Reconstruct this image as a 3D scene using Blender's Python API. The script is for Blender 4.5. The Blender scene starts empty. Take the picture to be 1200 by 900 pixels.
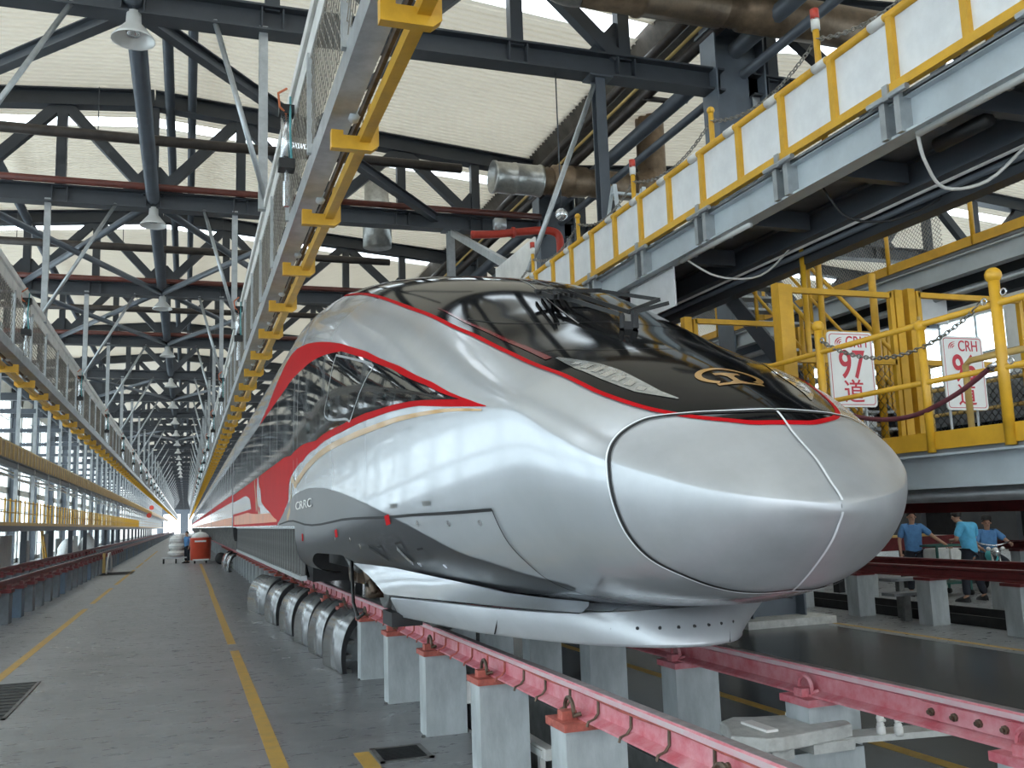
import bpy, bmesh, math, random
import numpy as np
from mathutils import Vector, Matrix
random.seed(7)
PI = math.pi
SC = bpy.context.scene
COL = SC.collection

# ------------------------------------------------------------------ camera
cam_d = bpy.data.cameras.new('camera')
cam = bpy.data.objects.new('camera', cam_d)
COL.objects.link(cam)
cam_d.sensor_width = 36.0
cam_d.lens = 33.0
cam_d.clip_end = 1500
cam_d.clip_start = .05
_R = [[0.9452346782689736, 0.014110548853728512, 0.32608633122042524],
      [-0.324652861797519, 0.1436291456643474, 0.9348642617206044],
      [-0.033644053329397655, -0.9895309802764016, 0.14034427935898358]]
m = Matrix(((_R[0][0], -_R[0][1], -_R[0][2], 0), (_R[1][0], -_R[1][1], -_R[1][2], 0),
            (_R[2][0], -_R[2][1], -_R[2][2], 1.92), (0, 0, 0, 1)))
cam.matrix_world = m
SC.camera = cam

# ------------------------------------------------------------------ sky, exposure
world = bpy.data.worlds.new('sky')
SC.world = world
world.use_nodes = True
bg = world.node_tree.nodes['Background']
bg.inputs['Color'].default_value = (0.84, 0.93, 1.0, 1)
bg.inputs['Strength'].default_value = 4.6
vs = SC.view_settings
vs.view_transform = 'Standard'
vs.look = 'None'
vs.gamma = 1.0
vs.use_curve_mapping = False
vs.exposure = 0.36


# ------------------------------------------------------------------ materials
def mat(name, col, rough=.5, metal=0., var=.0, vscale=4., bump=0., bscale=60., coat=0., col2=None, spec=.5, stretch=None, detail=6):
    M = bpy.data.materials.new(name)
    M.use_nodes = True
    nt = M.node_tree
    b = nt.nodes['Principled BSDF']
    b.inputs['Base Color'].default_value = (*col, 1)
    b.inputs['Roughness'].default_value = rough
    b.inputs['Metallic'].default_value = metal
    b.inputs['Coat Weight'].default_value = coat
    b.inputs['Coat Roughness'].default_value = .06
    b.inputs['Specular IOR Level'].default_value = spec
    tc = nt.nodes.new('ShaderNodeTexCoord')
    vec = tc.outputs['Object']
    if stretch:
        mp = nt.nodes.new('ShaderNodeMapping')
        mp.inputs['Scale'].default_value = stretch
        nt.links.new(vec, mp.inputs['Vector'])
        vec = mp.outputs['Vector']
    if var > 0 or col2:
        n = nt.nodes.new('ShaderNodeTexNoise')
        n.inputs['Scale'].default_value = vscale
        n.inputs['Detail'].default_value = detail
        n.inputs['Roughness'].default_value = .62
        nt.links.new(vec, n.inputs['Vector'])
        r = nt.nodes.new('ShaderNodeValToRGB')
        r.color_ramp.elements[0].position = .34
        r.color_ramp.elements[1].position = .68
        if col2:
            a, c = col, col2
        else:
            a = tuple(max(0, x * (1 - var)) for x in col)
            c = tuple(min(1, x * (1 + var)) for x in col)
        r.color_ramp.elements[0].color = (*a, 1)
        r.color_ramp.elements[1].color = (*c, 1)
        nt.links.new(n.outputs['Fac'], r.inputs['Fac'])
        nt.links.new(r.outputs['Color'], b.inputs['Base Color'])
    if bump > 0:
        n2 = nt.nodes.new('ShaderNodeTexNoise')
        n2.inputs['Scale'].default_value = bscale
        n2.inputs['Detail'].default_value = 4
        nt.links.new(vec, n2.inputs['Vector'])
        bp = nt.nodes.new('ShaderNodeBump')
        bp.inputs['Strength'].default_value = bump
        bp.inputs['Distance'].default_value = .02
        nt.links.new(n2.outputs['Fac'], bp.inputs['Height'])
        nt.links.new(bp.outputs['Normal'], b.inputs['Normal'])
    return M


def translucent(name, col, tcol, mixf, var=0.06):
    M = bpy.data.materials.new(name)
    M.use_nodes = True
    nt = M.node_tree
    nt.nodes.remove(nt.nodes['Principled BSDF'])
    out = nt.nodes['Material Output']
    d = nt.nodes.new('ShaderNodeBsdfDiffuse')
    t = nt.nodes.new('ShaderNodeBsdfTranslucent')
    mx = nt.nodes.new('ShaderNodeMixShader')
    mx.inputs[0].default_value = mixf
    tc = nt.nodes.new('ShaderNodeTexCoord')
    n = nt.nodes.new('ShaderNodeTexNoise')
    n.inputs['Scale'].default_value = .55
    n.inputs['Detail'].default_value = 5
    nt.links.new(tc.outputs['Object'], n.inputs['Vector'])
    r = nt.nodes.new('ShaderNodeValToRGB')
    r.color_ramp.elements[0].position = .3
    r.color_ramp.elements[1].position = .7
    r.color_ramp.elements[0].color = (*[c * (1 - var) for c in tcol], 1)
    r.color_ramp.elements[1].color = (*[min(1, c * (1 + var)) for c in tcol], 1)
    nt.links.new(n.outputs['Fac'], r.inputs['Fac'])
    nt.links.new(r.outputs['Color'], t.inputs['Color'])
    d.inputs['Color'].default_value = (*col, 1)
    nt.links.new(d.outputs[0], mx.inputs[1])
    nt.links.new(t.outputs[0], mx.inputs[2])
    nt.links.new(mx.outputs[0], out.inputs[0])
    return M


M = {}
M['silver'] = mat('silver_paint', (.50, .52, .545), .26, .45, .05, 1.2, coat=.35)
M['hatch'] = mat('silver_matt_paint', (.455, .47, .49), .38, .45, .05, 5, coat=.1)
M['grey_paint'] = mat('dark_grey_paint', (.050, .052, .057), .30, .2, .06, 2, spec=.35)
M['black_glass'] = mat('black_gloss', (.006, .006, .007), .08, 0, spec=.14)
M['window'] = mat('train_window', (.006, .007, .008), .04, 0, spec=.5, bump=.02, bscale=6)
M['red'] = mat('red_paint', (.46, .008, .012), .45, 0, .05, 3, spec=.02)
M['dark_red'] = mat('dark_red_glass', (.16, .012, .016), .1, spec=.3)
M['orange'] = mat('orange_paint', (.60, .17, .04), .3, .0, .2, 1, spec=.3)
M['gold'] = mat('gold_paint', (.50, .28, .08), .3, .3, .05, 6, coat=.4)
M['seam'] = mat('seam_rubber', (.012, .012, .013), .7)
M['seam_white'] = mat('seam_sealant', (.72, .74, .76), .5)
M['lamp_glass'] = mat('lamp_glass', (.36, .37, .37), .12, .5, .25, 22, coat=.8)
M['chrome'] = mat('bright_metal', (.62, .63, .64), .22, .9, .06, 8)
M['under'] = mat('underframe_black', (.022, .022, .024), .6, .2, .3, 6)
M['under_grey'] = mat('underframe_grey', (.17, .17, .165), .5, .5, .25, 6)
M['brown_metal'] = mat('brown_oily_steel', (.12, .085, .06), .5, .5, .35, 8)
M['steel'] = mat('dark_blue_grey_steel', (.050, .056, .066), .45, .1, .10, 2, bump=.03, bscale=20)
M['steel_mid'] = mat('blue_grey_steel', (.085, .097, .115), .42, .1, .10, 2)
M['steel_light'] = mat('light_blue_grey_steel', (.50, .55, .58), .42, .15, .14, 1.5)
M['galv'] = mat('galvanised_steel', (.40, .42, .43), .38, .6, .16, 5)
M['white_rail'] = mat('white_painted_steel', (.70, .69, .66), .45, .0, .14, 3, bump=.05, bscale=30)
M['white_sheet'] = mat('white_panel', (.74, .75, .76), .4, .0, .09, 3, bump=.04, bscale=40)
M['yellow'] = mat('yellow_paint', (.66, .36, .025), .4, 0, .13, 4, bump=.06, bscale=40)
M['yellow_dull'] = mat('dull_yellow_paint', (.56, .38, .13), .45, 0, .12, 5)
M['yellow_line'] = mat('worn_yellow_road_paint', (.56, .33, .06), .55, 0, 0, 7, col2=(.40, .27, .08))
M['rail_pink'] = mat('pink_red_worn_paint', (.50, .10, .13), .5, 0, 0, 7, col2=(.62, .30, .33), bump=.15, bscale=60)
M['rail_maroon'] = mat('maroon_paint', (.14, .018, .020), .45, 0, .25, 5, bump=.1)
M['rail_head'] = mat('worn_rail_head', (.30, .25, .25), .45, .3, .25, 12)
M['cap_red'] = mat('rusty_red_plate', (.40, .10, .075), .6, 0, .3, 14, bump=.1)
M['concrete'] = mat('concrete_post', (.40, .43, .44), .75, 0, .20, 5, bump=.12, bscale=40, stretch=(1, 1, .35))
M['concrete_white'] = mat('pale_concrete', (.50, .50, .48), .8, 0, .18, 9, bump=.3, bscale=50)
M['roof'] = translucent('ivory_roof_sheet', (.74, .70, .62), (.80, .72, .58), .095)  # translucency added so sky light fills the hall through the roof
M['skylight'] = translucent('skylight_panel', (.8, .85, .85), (.92, .96, .97), .85, .03)
M['gutter'] = mat('dark_gutter', (.10, .085, .07), .7, .2, .35, 3)
M['pipe_dark'] = mat('dark_brown_pipe', (.055, .045, .04), .4, .3, .25, 4)
M['pipe_red'] = mat('red_oxide_pipe', (.13, .035, .025), .45, 0, .2, 4)
M['pipe_bright_red'] = mat('bright_red_pipe', (.5, .05, .03), .4, 0, .15, 4)
M['duct_silver'] = mat('duct_foil', (.42, .42, .40), .32, .8, .2, 6, bump=.25, bscale=25)
M['duct_brown'] = mat('stained_duct', (.20, .14, .09), .45, .5, .35, 3, bump=.12, bscale=20)
M['wire'] = mat('wire_mesh', (.25, .23, .20), .5, .4, .3, 4)
M['chain'] = mat('chain_steel', (.28, .27, .25), .4, .8, .2, 20)
M['rope'] = mat('maroon_rope', (.13, .03, .04), .7, 0, .2, 20)
M['sign'] = mat('sign_white', (.80, .79, .76), .4, 0, .04, 6)
M['sign_red'] = mat('sign_red', (.55, .03, .05), .45)
M['wall_white'] = mat('white_wall', (.66, .66, .63), .7, 0, .08, 2)
M['deck'] = mat('deck_grey', (.20, .21, .22), .6, .2, .2, 3)
M['fascia'] = mat('brown_ribbed_fascia', (.30, .19, .07), .5, .1, .25, 3)
M['black'] = mat('black_plastic', (.015, .015, .016), .5)
M['orange_bin'] = mat('orange_red_bin', (.62, .075, .035), .35, 0, .1, 3)
M['bag'] = mat('white_bag', (.75, .75, .73), .7, 0, .12, 8, bump=.3, bscale=15)
M['skin'] = mat('skin', (.42, .24, .16), .55)
M['hair'] = mat('black_hair', (.012, .01, .009), .6)
M['shirt_blue'] = mat('blue_shirt', (.085, .22, .44), .8, 0, .14, 12, bump=.3, bscale=14)
M['shirt_sky'] = mat('sky_blue_shirt', (.10, .42, .66), .8, 0, .10, 12, bump=.3, bscale=12)
M['shirt_teal'] = mat('teal_shirt', (.06, .27, .36), .8, 0, .12, 12)
M['trousers'] = mat('navy_trousers', (.015, .018, .028), .85, 0, .2, 10)
M['green_frame'] = mat('dark_green_paint', (.03, .11, .09), .5)
M['cyan_box'] = mat('turquoise_plastic', (.10, .52, .55), .45)
M['blue_col'] = mat('slate_grey_column', (.115, .135, .16), .45, .1, .12, 2)
M['white_cable'] = mat('white_cable', (.62, .60, .56), .5)
M['lamp_white'] = mat('lamp_enamel', (.72, .72, .70), .3, .2)
M['hose_orange'] = mat('orange_hose', (.6, .16, .06), .5)
M['hose_teal'] = mat('teal_hose', (.08, .30, .32), .5)
M['grate'] = mat('drain_grate', (.03, .032, .034), .5, .5, .3, 20)
M['shade_floor'] = mat('shade_dark_floor', (.045, .048, .050), .24, 0, 0, .8, col2=(.085, .085, .082), bump=.03, bscale=9)  # glossy floor, shade of platform and train put into its darker colour
M['worn_side'] = mat('worn_pale_rail_side', (.52, .45, .46), .55, 0, 0, 9, col2=(.58, .32, .36), bump=.15, bscale=60)
M['panel_dark'] = mat('gloss_grey_skirt', (.26, .265, .27), .22, .6, .12, 3, coat=.4)
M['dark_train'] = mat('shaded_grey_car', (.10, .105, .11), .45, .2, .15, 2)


def pane_material():
    Mx = bpy.data.materials.new('dusty_pane')
    Mx.use_nodes = True
    nt = Mx.node_tree
    nt.nodes.remove(nt.nodes['Principled BSDF'])
    a = nt.nodes.new('ShaderNodeBsdfTransparent')
    a.inputs['Color'].default_value = (.9, .94, .95, 1)
    g = nt.nodes.new('ShaderNodeBsdfGlossy')
    g.inputs['Roughness'].default_value = .05
    x = nt.nodes.new('ShaderNodeMixShader')
    x.inputs[0].default_value = .06
    nt.links.new(a.outputs[0], x.inputs[1])
    nt.links.new(g.outputs[0], x.inputs[2])
    nt.links.new(x.outputs[0], nt.nodes['Material Output'].inputs[0])
    return Mx


M['pane'] = pane_material()


def floor_material():
    Mx = bpy.data.materials.new('floor_concrete')
    Mx.use_nodes = True
    nt = Mx.node_tree
    b = nt.nodes['Principled BSDF']
    tc = nt.nodes.new('ShaderNodeTexCoord')
    n1 = nt.nodes.new('ShaderNodeTexNoise')
    n1.inputs['Scale'].default_value = .55
    n1.inputs['Detail'].default_value = 9
    n1.inputs['Roughness'].default_value = .68
    mp = nt.nodes.new('ShaderNodeMapping')
    mp.inputs['Scale'].default_value = (1.0, 2.2, 1)
    nt.links.new(tc.outputs['Object'], mp.inputs['Vector'])
    nt.links.new(mp.outputs['Vector'], n1.inputs['Vector'])
    r1 = nt.nodes.new('ShaderNodeValToRGB')
    r1.color_ramp.elements[0].position = .32
    r1.color_ramp.elements[1].position = .70
    r1.color_ramp.elements[0].color = (.165, .170, .176, 1)
    r1.color_ramp.elements[1].color = (.285, .292, .300, 1)
    nt.links.new(n1.outputs['Fac'], r1.inputs['Fac'])
    n2 = nt.nodes.new('ShaderNodeTexNoise')
    n2.inputs['Scale'].default_value = 3.2
    n2.inputs['Detail'].default_value = 8
    n2.inputs['Roughness'].default_value = .7
    nt.links.new(mp.outputs['Vector'], n2.inputs['Vector'])
    r2 = nt.nodes.new('ShaderNodeValToRGB')
    r2.color_ramp.elements[0].position = .08
    r2.color_ramp.elements[1].position = .62
    r2.color_ramp.elements[0].color = (.84, .84, .85, 1)
    r2.color_ramp.elements[1].color = (1.05, 1.05, 1.05, 1)
    nt.links.new(n2.outputs['Fac'], r2.inputs['Fac'])
    mu = nt.nodes.new('ShaderNodeMix')
    mu.data_type = 'RGBA'
    mu.blend_type = 'MULTIPLY'
    mu.inputs['Factor'].default_value = 1.0
    nt.links.new(r1.outputs['Color'], mu.inputs['A'])
    nt.links.new(r2.outputs['Color'], mu.inputs['B'])
    nt.links.new(mu.outputs['Result'], b.inputs['Base Color'])
    rr = nt.nodes.new('ShaderNodeMapRange')
    rr.inputs['From Min'].default_value = .3
    rr.inputs['From Max'].default_value = .7
    rr.inputs['To Min'].default_value = .20
    rr.inputs['To Max'].default_value = .46
    nt.links.new(n2.outputs['Fac'], rr.inputs['Value'])
    nt.links.new(rr.outputs['Result'], b.inputs['Roughness'])
    bp = nt.nodes.new('ShaderNodeBump')
    bp.inputs['Strength'].default_value = .25
    bp.inputs['Distance'].default_value = .004
    nt.links.new(n2.outputs['Fac'], bp.inputs['Height'])
    nt.links.new(bp.outputs['Normal'], b.inputs['Normal'])
    return Mx


M['floor'] = floor_material()


# ------------------------------------------------------------------ mesh helpers
class MB:
    """collects shapes and links them as ONE mesh object"""

    def __init__(self):
        self.v = []
        self.f = []

    def add(self, vs_, fs_):
        o = len(self.v)
        self.v.extend([tuple(map(float, p)) for p in vs_])
        self.f.extend([tuple(i + o for i in q) for q in fs_])
        return self

    def box(self, x0, x1, y0, y1, z0, z1):
        return self.add([(x0, y0, z0), (x1, y0, z0), (x1, y1, z0), (x0, y1, z0), (x0, y0, z1), (x1, y0, z1), (x1, y1, z1), (x0, y1, z1)],
                        [(0, 3, 2, 1), (4, 5, 6, 7), (0, 1, 5, 4), (1, 2, 6, 5), (2, 3, 7, 6), (3, 0, 4, 7)])

    def sweep(self, prof, p0, p1, up=(0, 0, 1)):
        """extrude a closed 2D profile (side, up) from p0 to p1"""
        p0 = Vector(p0)
        p1 = Vector(p1)
        d = (p1 - p0).normalized()
        u = Vector(up)
        s = d.cross(u)
        if s.length < 1e-4:
            s = d.cross(Vector((0, 1, 0)))
        s.normalize()
        u = s.cross(d)
        n = len(prof)
        vs_ = [p0 + s * a + u * b for a, b in prof] + [p1 + s * a + u * b for a, b in prof]
        fs_ = [(i, (i + 1) % n, n + (i + 1) % n, n + i) for i in range(n)]
        fs_ += [tuple(range(n - 1, -1, -1)), tuple(range(n, 2 * n))]
        return self.add(vs_, fs_)

    def bar(self, p0, p1, w, h, up=(0, 0, 1)):
        w /= 2
        h /= 2
        return self.sweep([(-w, -h), (w, -h), (w, h), (-w, h)], p0, p1, up)

    def ibeam(self, p0, p1, w, h, t=.02, up=(0, 0, 1)):
        w /= 2
        h /= 2
        a = t * .5
        return self.sweep([(-w, -h), (w, -h), (w, -h + t), (a, -h + t), (a, h - t), (w, h - t), (w, h), (-w, h), (-w, h - t), (-a, h - t), (-a, -h + t), (-w, -h + t)], p0, p1, up)

    def tube(self, pts, r, n=10, cap=True):
        pts = [Vector(p) for p in pts]
        rs = r if isinstance(r, (list, tuple)) else [r] * len(pts)
        rings = []
        prev = None
        for i, p in enumerate(pts):
            a = pts[max(i - 1, 0)]
            b = pts[min(i + 1, len(pts) - 1)]
            d = (b - a).normalized()
            if prev is None:
                s = d.cross(Vector((0, 0, 1)))
                if s.length < 1e-3:
                    s = d.cross(Vector((0, 1, 0)))
            else:
                s = prev - d * prev.dot(d)
            s.normalize()
            prev = s
            u = s.cross(d)
            rings.append([p + (s * math.cos(2 * PI * k / n) + u * math.sin(2 * PI * k / n)) * rs[i] for k in range(n)])
        vs_ = [q for ring in rings for q in ring]
        fs_ = []
        for i in range(len(pts) - 1):
            for k in range(n):
                fs_.append((i * n + k, i * n + (k + 1) % n, (i + 1) * n + (k + 1) % n, (i + 1) * n + k))
        if cap:
            fs_.append(tuple(range(n - 1, -1, -1)))
            fs_.append(tuple(range((len(pts) - 1) * n, len(pts) * n)))
        return self.add(vs_, fs_)

    def lathe(self, prof, c, axis='Z', n=20):
        """prof: list of (radius, height) revolved about axis through c"""
        vs_ = []
        for r, h in prof:
            for k in range(n):
                a = 2 * PI * k / n
                p = (r * math.cos(a), r * math.sin(a), h)
                if axis == 'X':
                    p = (p[2], p[0], p[1])
                elif axis == 'Y':
                    p = (p[1], p[2], p[0])
                vs_.append((c[0] + p[0], c[1] + p[1], c[2] + p[2]))
        fs_ = []
        for i in range(len(prof) - 1):
            for k in range(n):
                fs_.append((i * n + k, i * n + (k + 1) % n, (i + 1) * n + (k + 1) % n, (i + 1) * n + k))
        if prof[0][0] > 1e-4:
            fs_.append(tuple(range(n - 1, -1, -1)))
        if prof[-1][0] > 1e-4:
            fs_.append(tuple(range((len(prof) - 1) * n, len(prof) * n)))
        return self.add(vs_, fs_)

    def ball(self, c, r, n=12):
        k = n // 2
        return self.lathe([(max(1e-5, r * math.sin(PI * i / k)), -r * math.cos(PI * i / k)) for i in range(k + 1)], c, 'Z', n)

    def grid(self, P):
        """P: rows of points"""
        nr, nc = len(P), len(P[0])
        vs_ = [p for row in P for p in row]
        return self.add(vs_, [(i * nc + j, i * nc + j + 1, (i + 1) * nc + j + 1, (i + 1) * nc + j) for i in range(nr - 1) for j in range(nc - 1)])

    def mesh(self, name, material, off=(0, 0, 0), smooth=False):
        me = bpy.data.meshes.new(name)
        vs_ = [(a - off[0], b - off[1], c - off[2]) for a, b, c in self.v]
        me.from_pydata(vs_, [], self.f)
        me.materials.append(material)
        if smooth:
            me.polygons.foreach_set('use_smooth', [True] * len(me.polygons))
        me.validate()
        me.update()
        return me

    def build(self, name, material, parent=None, smooth=False):
        off = parent['_loc'] if parent is not None and '_loc' in parent else (0, 0, 0)
        o = bpy.data.objects.new(name, self.mesh(name, material, off, smooth))
        COL.objects.link(o)
        if parent is not None:
            o.parent = parent
            o['_loc'] = tuple(off)
        return o


def fix_normals(o):
    bm = bmesh.new()
    bm.from_mesh(o.data)
    bmesh.ops.recalc_face_normals(bm, faces=bm.faces)
    bm.to_mesh(o.data)
    bm.free()


def thing(name, label, cat, loc=(0, 0, 0), group=None):
    o = bpy.data.objects.new(name, None)
    o.empty_display_size = .2
    COL.objects.link(o)
    o.location = loc
    o['_loc'] = tuple(float(c) for c in loc)
    o['label'] = label
    o['category'] = cat
    if group:
        o['group'] = group
    return o


def struct(name, mb, material, parent=None, smooth=False):
    o = mb.build(name, material, parent, smooth)
    if parent is None:
        o['kind'] = 'structure'
        o['_loc'] = (0., 0., 0.)
    return o


def dup(root, dloc, label=None, group=None, dropgroup=False):
    r = root.copy()
    COL.objects.link(r)
    r.location = Vector(root.location) + Vector(dloc)
    if '_loc' in root:
        r['_loc'] = tuple(r.location)
    if label:
        r['label'] = label
    if group:
        r['group'] = group
    for ch in list(root.children):
        c = ch.copy()
        COL.objects.link(c)
        c.parent = r
        for g in ch.children:
            d = g.copy()
            COL.objects.link(d)
            d.parent = c
    return r


def copy_part(o, dloc):
    c = o.copy()
    COL.objects.link(c)
    c.location = Vector(o.location) + Vector(dloc)
    for g in o.children:
        d = g.copy()
        COL.objects.link(d)
        d.parent = c
    return c


def stuff(o):
    o['kind'] = 'stuff'
    return o


ORD = ['nearest', 'second', 'third', 'fourth', 'fifth', 'sixth', 'seventh', 'eighth', 'ninth', 'tenth', 'eleventh', 'twelfth', 'thirteenth', 'fourteenth']

H_END = 405.0          # far end of the hall
XL, XR, XC = 2.25, 3.78, 3.015   # rails of the train's track
ZR = .92
TY = [5 + 9 * k for k in range(45)]   # truss lines
ZB_CH = 9.62           # bottom chord underside ~9.45
XMID = -.85
XW = -11.0             # left wall
XCOL = 9.4             # column row right of the train


def ztop(x):
    return 12.15 - .085 * abs(x - XMID)


# ------------------------------------------------------------------ floor, walls, roof
def box_floor():
    mb = MB()
    TR = (2.50, 3.52)
    mb.add([(-12, -62, 0), (TR[0], -62, 0), (TR[0], H_END, 0), (-12, H_END, 0)], [(0, 1, 2, 3)])
    mb.add([(9.95, -62, 0), (40, -62, 0), (40, H_END, 0), (9.95, H_END, 0)], [(0, 1, 2, 3)])
    f = struct('floor', mb, M['floor'])
    MB().add([(TR[1], -62, 0), (9.95, -62, 0), (9.95, H_END, 0), (TR[1], H_END, 0)], [(0, 1, 2, 3)]).build('shaded_floor_bay', M['shade_floor'], f)  # strip with the shade under platform and train painted in
    tr = MB()
    z = -1.15
    tr.add([(TR[0], -12, 0), (TR[0], H_END, 0), (TR[0], H_END, z), (TR[0], -12, z)], [(0, 1, 2, 3)])
    tr.add([(TR[1], -12, 0), (TR[1], H_END, 0), (TR[1], H_END, z), (TR[1], -12, z)], [(3, 2, 1, 0)])
    tr.add([(TR[0], -12, z), (TR[1], -12, z), (TR[1], H_END, z), (TR[0], H_END, z)], [(0, 1, 2, 3)])
    tr.build('pit_lining', M['under_grey'], f)
    # painted lines
    def line(x, y0, y1, w=.13):
        b = MB().box(x - w / 2, x + w / 2, y0, y1, .0, .003)
        b.build('line_marking', M['yellow_line'], f)
    line(.74, 2.0, 15.7)
    line(.74, 16.6, 30)
    line(.76, 30, 54)
    line(1.42, 4.5, 8.25)
    for y0, y1 in ((8, 26.3), (28.0, 35.0), (37, 50), (52, 60), (62, 90)):
        line(-2.35, y0, y1)
    line(5.35, 2.0, 60, .12)
    line(10.2, 3, 60, .1)
    line(12.6, 3, 40, .1)
    return f


floor = box_floor()


def drain(x, y, sx, sy, label):
    t = thing('drain_grate', label, 'drain', (x, y, 0))
    b = MB()
    for (a, c, d, e) in ((x - sx, x + sx, y - sy, y - sy + .04), (x - sx, x + sx, y + sy - .04, y + sy), (x - sx, x - sx + .04, y - sy, y + sy), (x + sx - .04, x + sx, y - sy, y + sy)):
        b.box(a, c, d, e, 0, .012)
    b.build('frame', M['under_grey'], t)
    MB().box(x - sx + .04, x + sx - .04, y - sy + .04, y + sy - .04, 0, .002).build('sump', M['black'], t)
    s = MB()
    k = 12
    for i in range(k):
        yy = y - sy + .05 + (2 * sy - .1) * i / (k - 1)
        s.box(x - sx + .04, x + sx - .04, yy - .006, yy + .006, .002, .01)
    s.build('grating', M['grate'], t)


drain(1.72, 8.05, .22, .25, 'dark square drain grate in the floor beside the concrete rail posts')
drain(-2.18, 12.7, .42, 1.3, 'long metal floor cover beside the broken yellow line at the bottom left')
drain(-2.9, 46.5, .7, 1.5, 'rusty metal floor plate on the left aisle edge, far down the hall')


def roof():
    # corrugated sheets on both slopes of the main bay and the right bay, skylight strip in each bay
    per = .19
    prof = [(0, 0), (.135, 0), (.150, -.035), (.172, -.035)]

    def sheet(x0, x1, x2, y0, y1, fine):
        mb = MB()
        ys = []
        if fine:
            y = y0
            while y < y1 - 1e-6:
                for dy, dz in prof:
                    if y + dy < y1:
                        ys.append((y + dy, dz))
                y += per
            ys.append((y1, 0))
        else:
            ys = [(y0, 0), (y1, 0)]
        P = []
        for y, dz in ys:
            P.append([(x, y, zf + .32 + dz) for x, zf in ((x0[0], x0[1]), (x1[0], x1[1]), (x2[0], x2[1]))])
        return mb.grid(P)

    bays = [((XW - .4, ztop(XW)), (XMID, ztop(XMID)), (8.75, ztop(8.75))), ((10.05, ztop(8.75)), (20.0, ztop(XMID)), (31.0, ztop(8.75)))]
    n = 0
    for bi, (a, b, c) in enumerate(bays):
        root = None
        for k, ty in enumerate([-13, -4] + TY):
            if bi == 1 and ty > 100:
                continue
            y0, y1 = ty + .0, ty + 9.0
            s0, s1 = ty + 1.75, ty + 2.35
            fine = ty < 60
            if root is None:
                root = struct('ceiling' if bi == 0 else 'ceiling_right', sheet(a, b, c, -22.2, s0, True), M['roof'])
            else:
                sheet(a, b, c, y0 - 9 + 2.35, s0, fine).build('roof_sheet', M['roof'], root)
            mb = MB()
            for i in ((1, 5, 6, 7) if bi == 0 else range(8)):
                fa, fb = i / 8, (i + .94) / 8
                def at(f):
                    x = a[0] + (c[0] - a[0]) * f
                    zz = a[1] + (b[1] - a[1]) * (x - a[0]) / (b[0] - a[0]) if x < b[0] else b[1] + (c[1] - b[1]) * (x - b[0]) / (c[0] - b[0])
                    return x, zz
                (xa, za), (xb, zb) = at(fa), at(fb)
                mb.add([(xa, s0 - .05, za + .33), (xb, s0 - .05, zb + .33), (xb, s1 + .05, zb + .33), (xa, s1 + .05, za + .33)], [(0, 1, 2, 3)])
            mb.build('skylight_panel', M['skylight'], root)
    # valley gutter along the column row
    g = MB()
    zz = ztop(8.75)
    g.add([(8.7, -13, zz + .38), (8.7, H_END, zz + .38), (8.95, H_END, zz - .1), (8.95, -13, zz - .1)], [(0, 1, 2, 3)])
    g.add([(8.95, -13, zz - .1), (8.95, H_END, zz - .1), (9.85, H_END, zz - .1), (9.85, -13, zz - .1)], [(0, 1, 2, 3)])
    g.add([(9.85, -13, zz - .1), (9.85, H_END, zz - .1), (10.1, H_END, zz + .38), (10.1, -13, zz + .38)], [(0, 1, 2, 3)])
    struct('trim_1', g, M['gutter'])


roof()


def left_wall():
    root = None
    for k, ty in enumerate([-22, -13, -4] + TY):
        y0, y1 = ty, ty + 9
        mb = MB()
        # solid bands between three rows of windows
        bands = [(0, .3), (2.1, 2.4), (4.5, 4.9), (7.6, 7.9), (10.6, 11.9)]
        for a, b in bands:
            mb.box(XW - .12, XW + .12, y0, y1, a, b)
        for yy in (y0 + .2, y0 + 4.4):
            mb.box(XW - .12, XW + .12, yy - .35, yy + .35, 0, 11.5)
        if root is None:
            root = struct('wall_left', mb, M['wall_white'])
        else:
            mb.build('wall_bay', M['wall_white'], root)
        fr = MB()
        if ty < 160:
            for a, b in ((.3, 2.1), (2.4, 4.5), (4.9, 7.6), (7.9, 10.6)):
                for j in range(8):
                    yy = y0 + .55 + j * 1.2
                    fr.box(XW - .04, XW + .04, yy - .035, yy + .035, a, b)
                fr.box(XW - .04, XW + .04, y0, y1, (a + b) / 2 - .03, (a + b) / 2 + .03)
            fr.build('window_frame', M['white_rail'], root)
            MB().box(XW - .01, XW + .01, y0, y1, .35, 10.4).build('pane', M['pane'], root)
    # columns along the wall
    for k, ty in enumerate(TY):
        c = MB().ibeam((XW + .40, ty, 0), (XW + .40, ty, 11.2), .35, .40, .03, up=(1, 0, 0))
        if ty < 170:
            t = thing('steel_column', 'dark steel column along the window wall behind the far platform', 'column', (XW + .40, ty, 0), 'columns along the window wall')
            c.build('shaft', M['steel_mid'], t)


left_wall()


def right_wall():
    mb = MB()
    mb.box(31, 31.2, -22, 120, 0, 4.8)
    mb.box(31, 31.2, -22, 120, 9.6, 12)
    for y in range(-20, 120, 6):
        mb.box(31, 31.2, y - .5, y + .5, 4.8, 9.6)
    w = struct('wall_right', mb, M['wall_white'])
    fr = MB()
    for y in range(-12, 60, 2):
        fr.box(31.02, 31.1, y - .05, y + .05, 4.8, 9.6)
    for z in (6.4, 8.0):
        fr.box(31.02, 31.1, -12, 60, z - .05, z + .05)
    fr.build('window_frame', M['steel_light'], w)
    MB().box(31.05, 31.07, -22, 120, 4.8, 9.6).build('pane', M['pane'], w)


right_wall()


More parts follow.
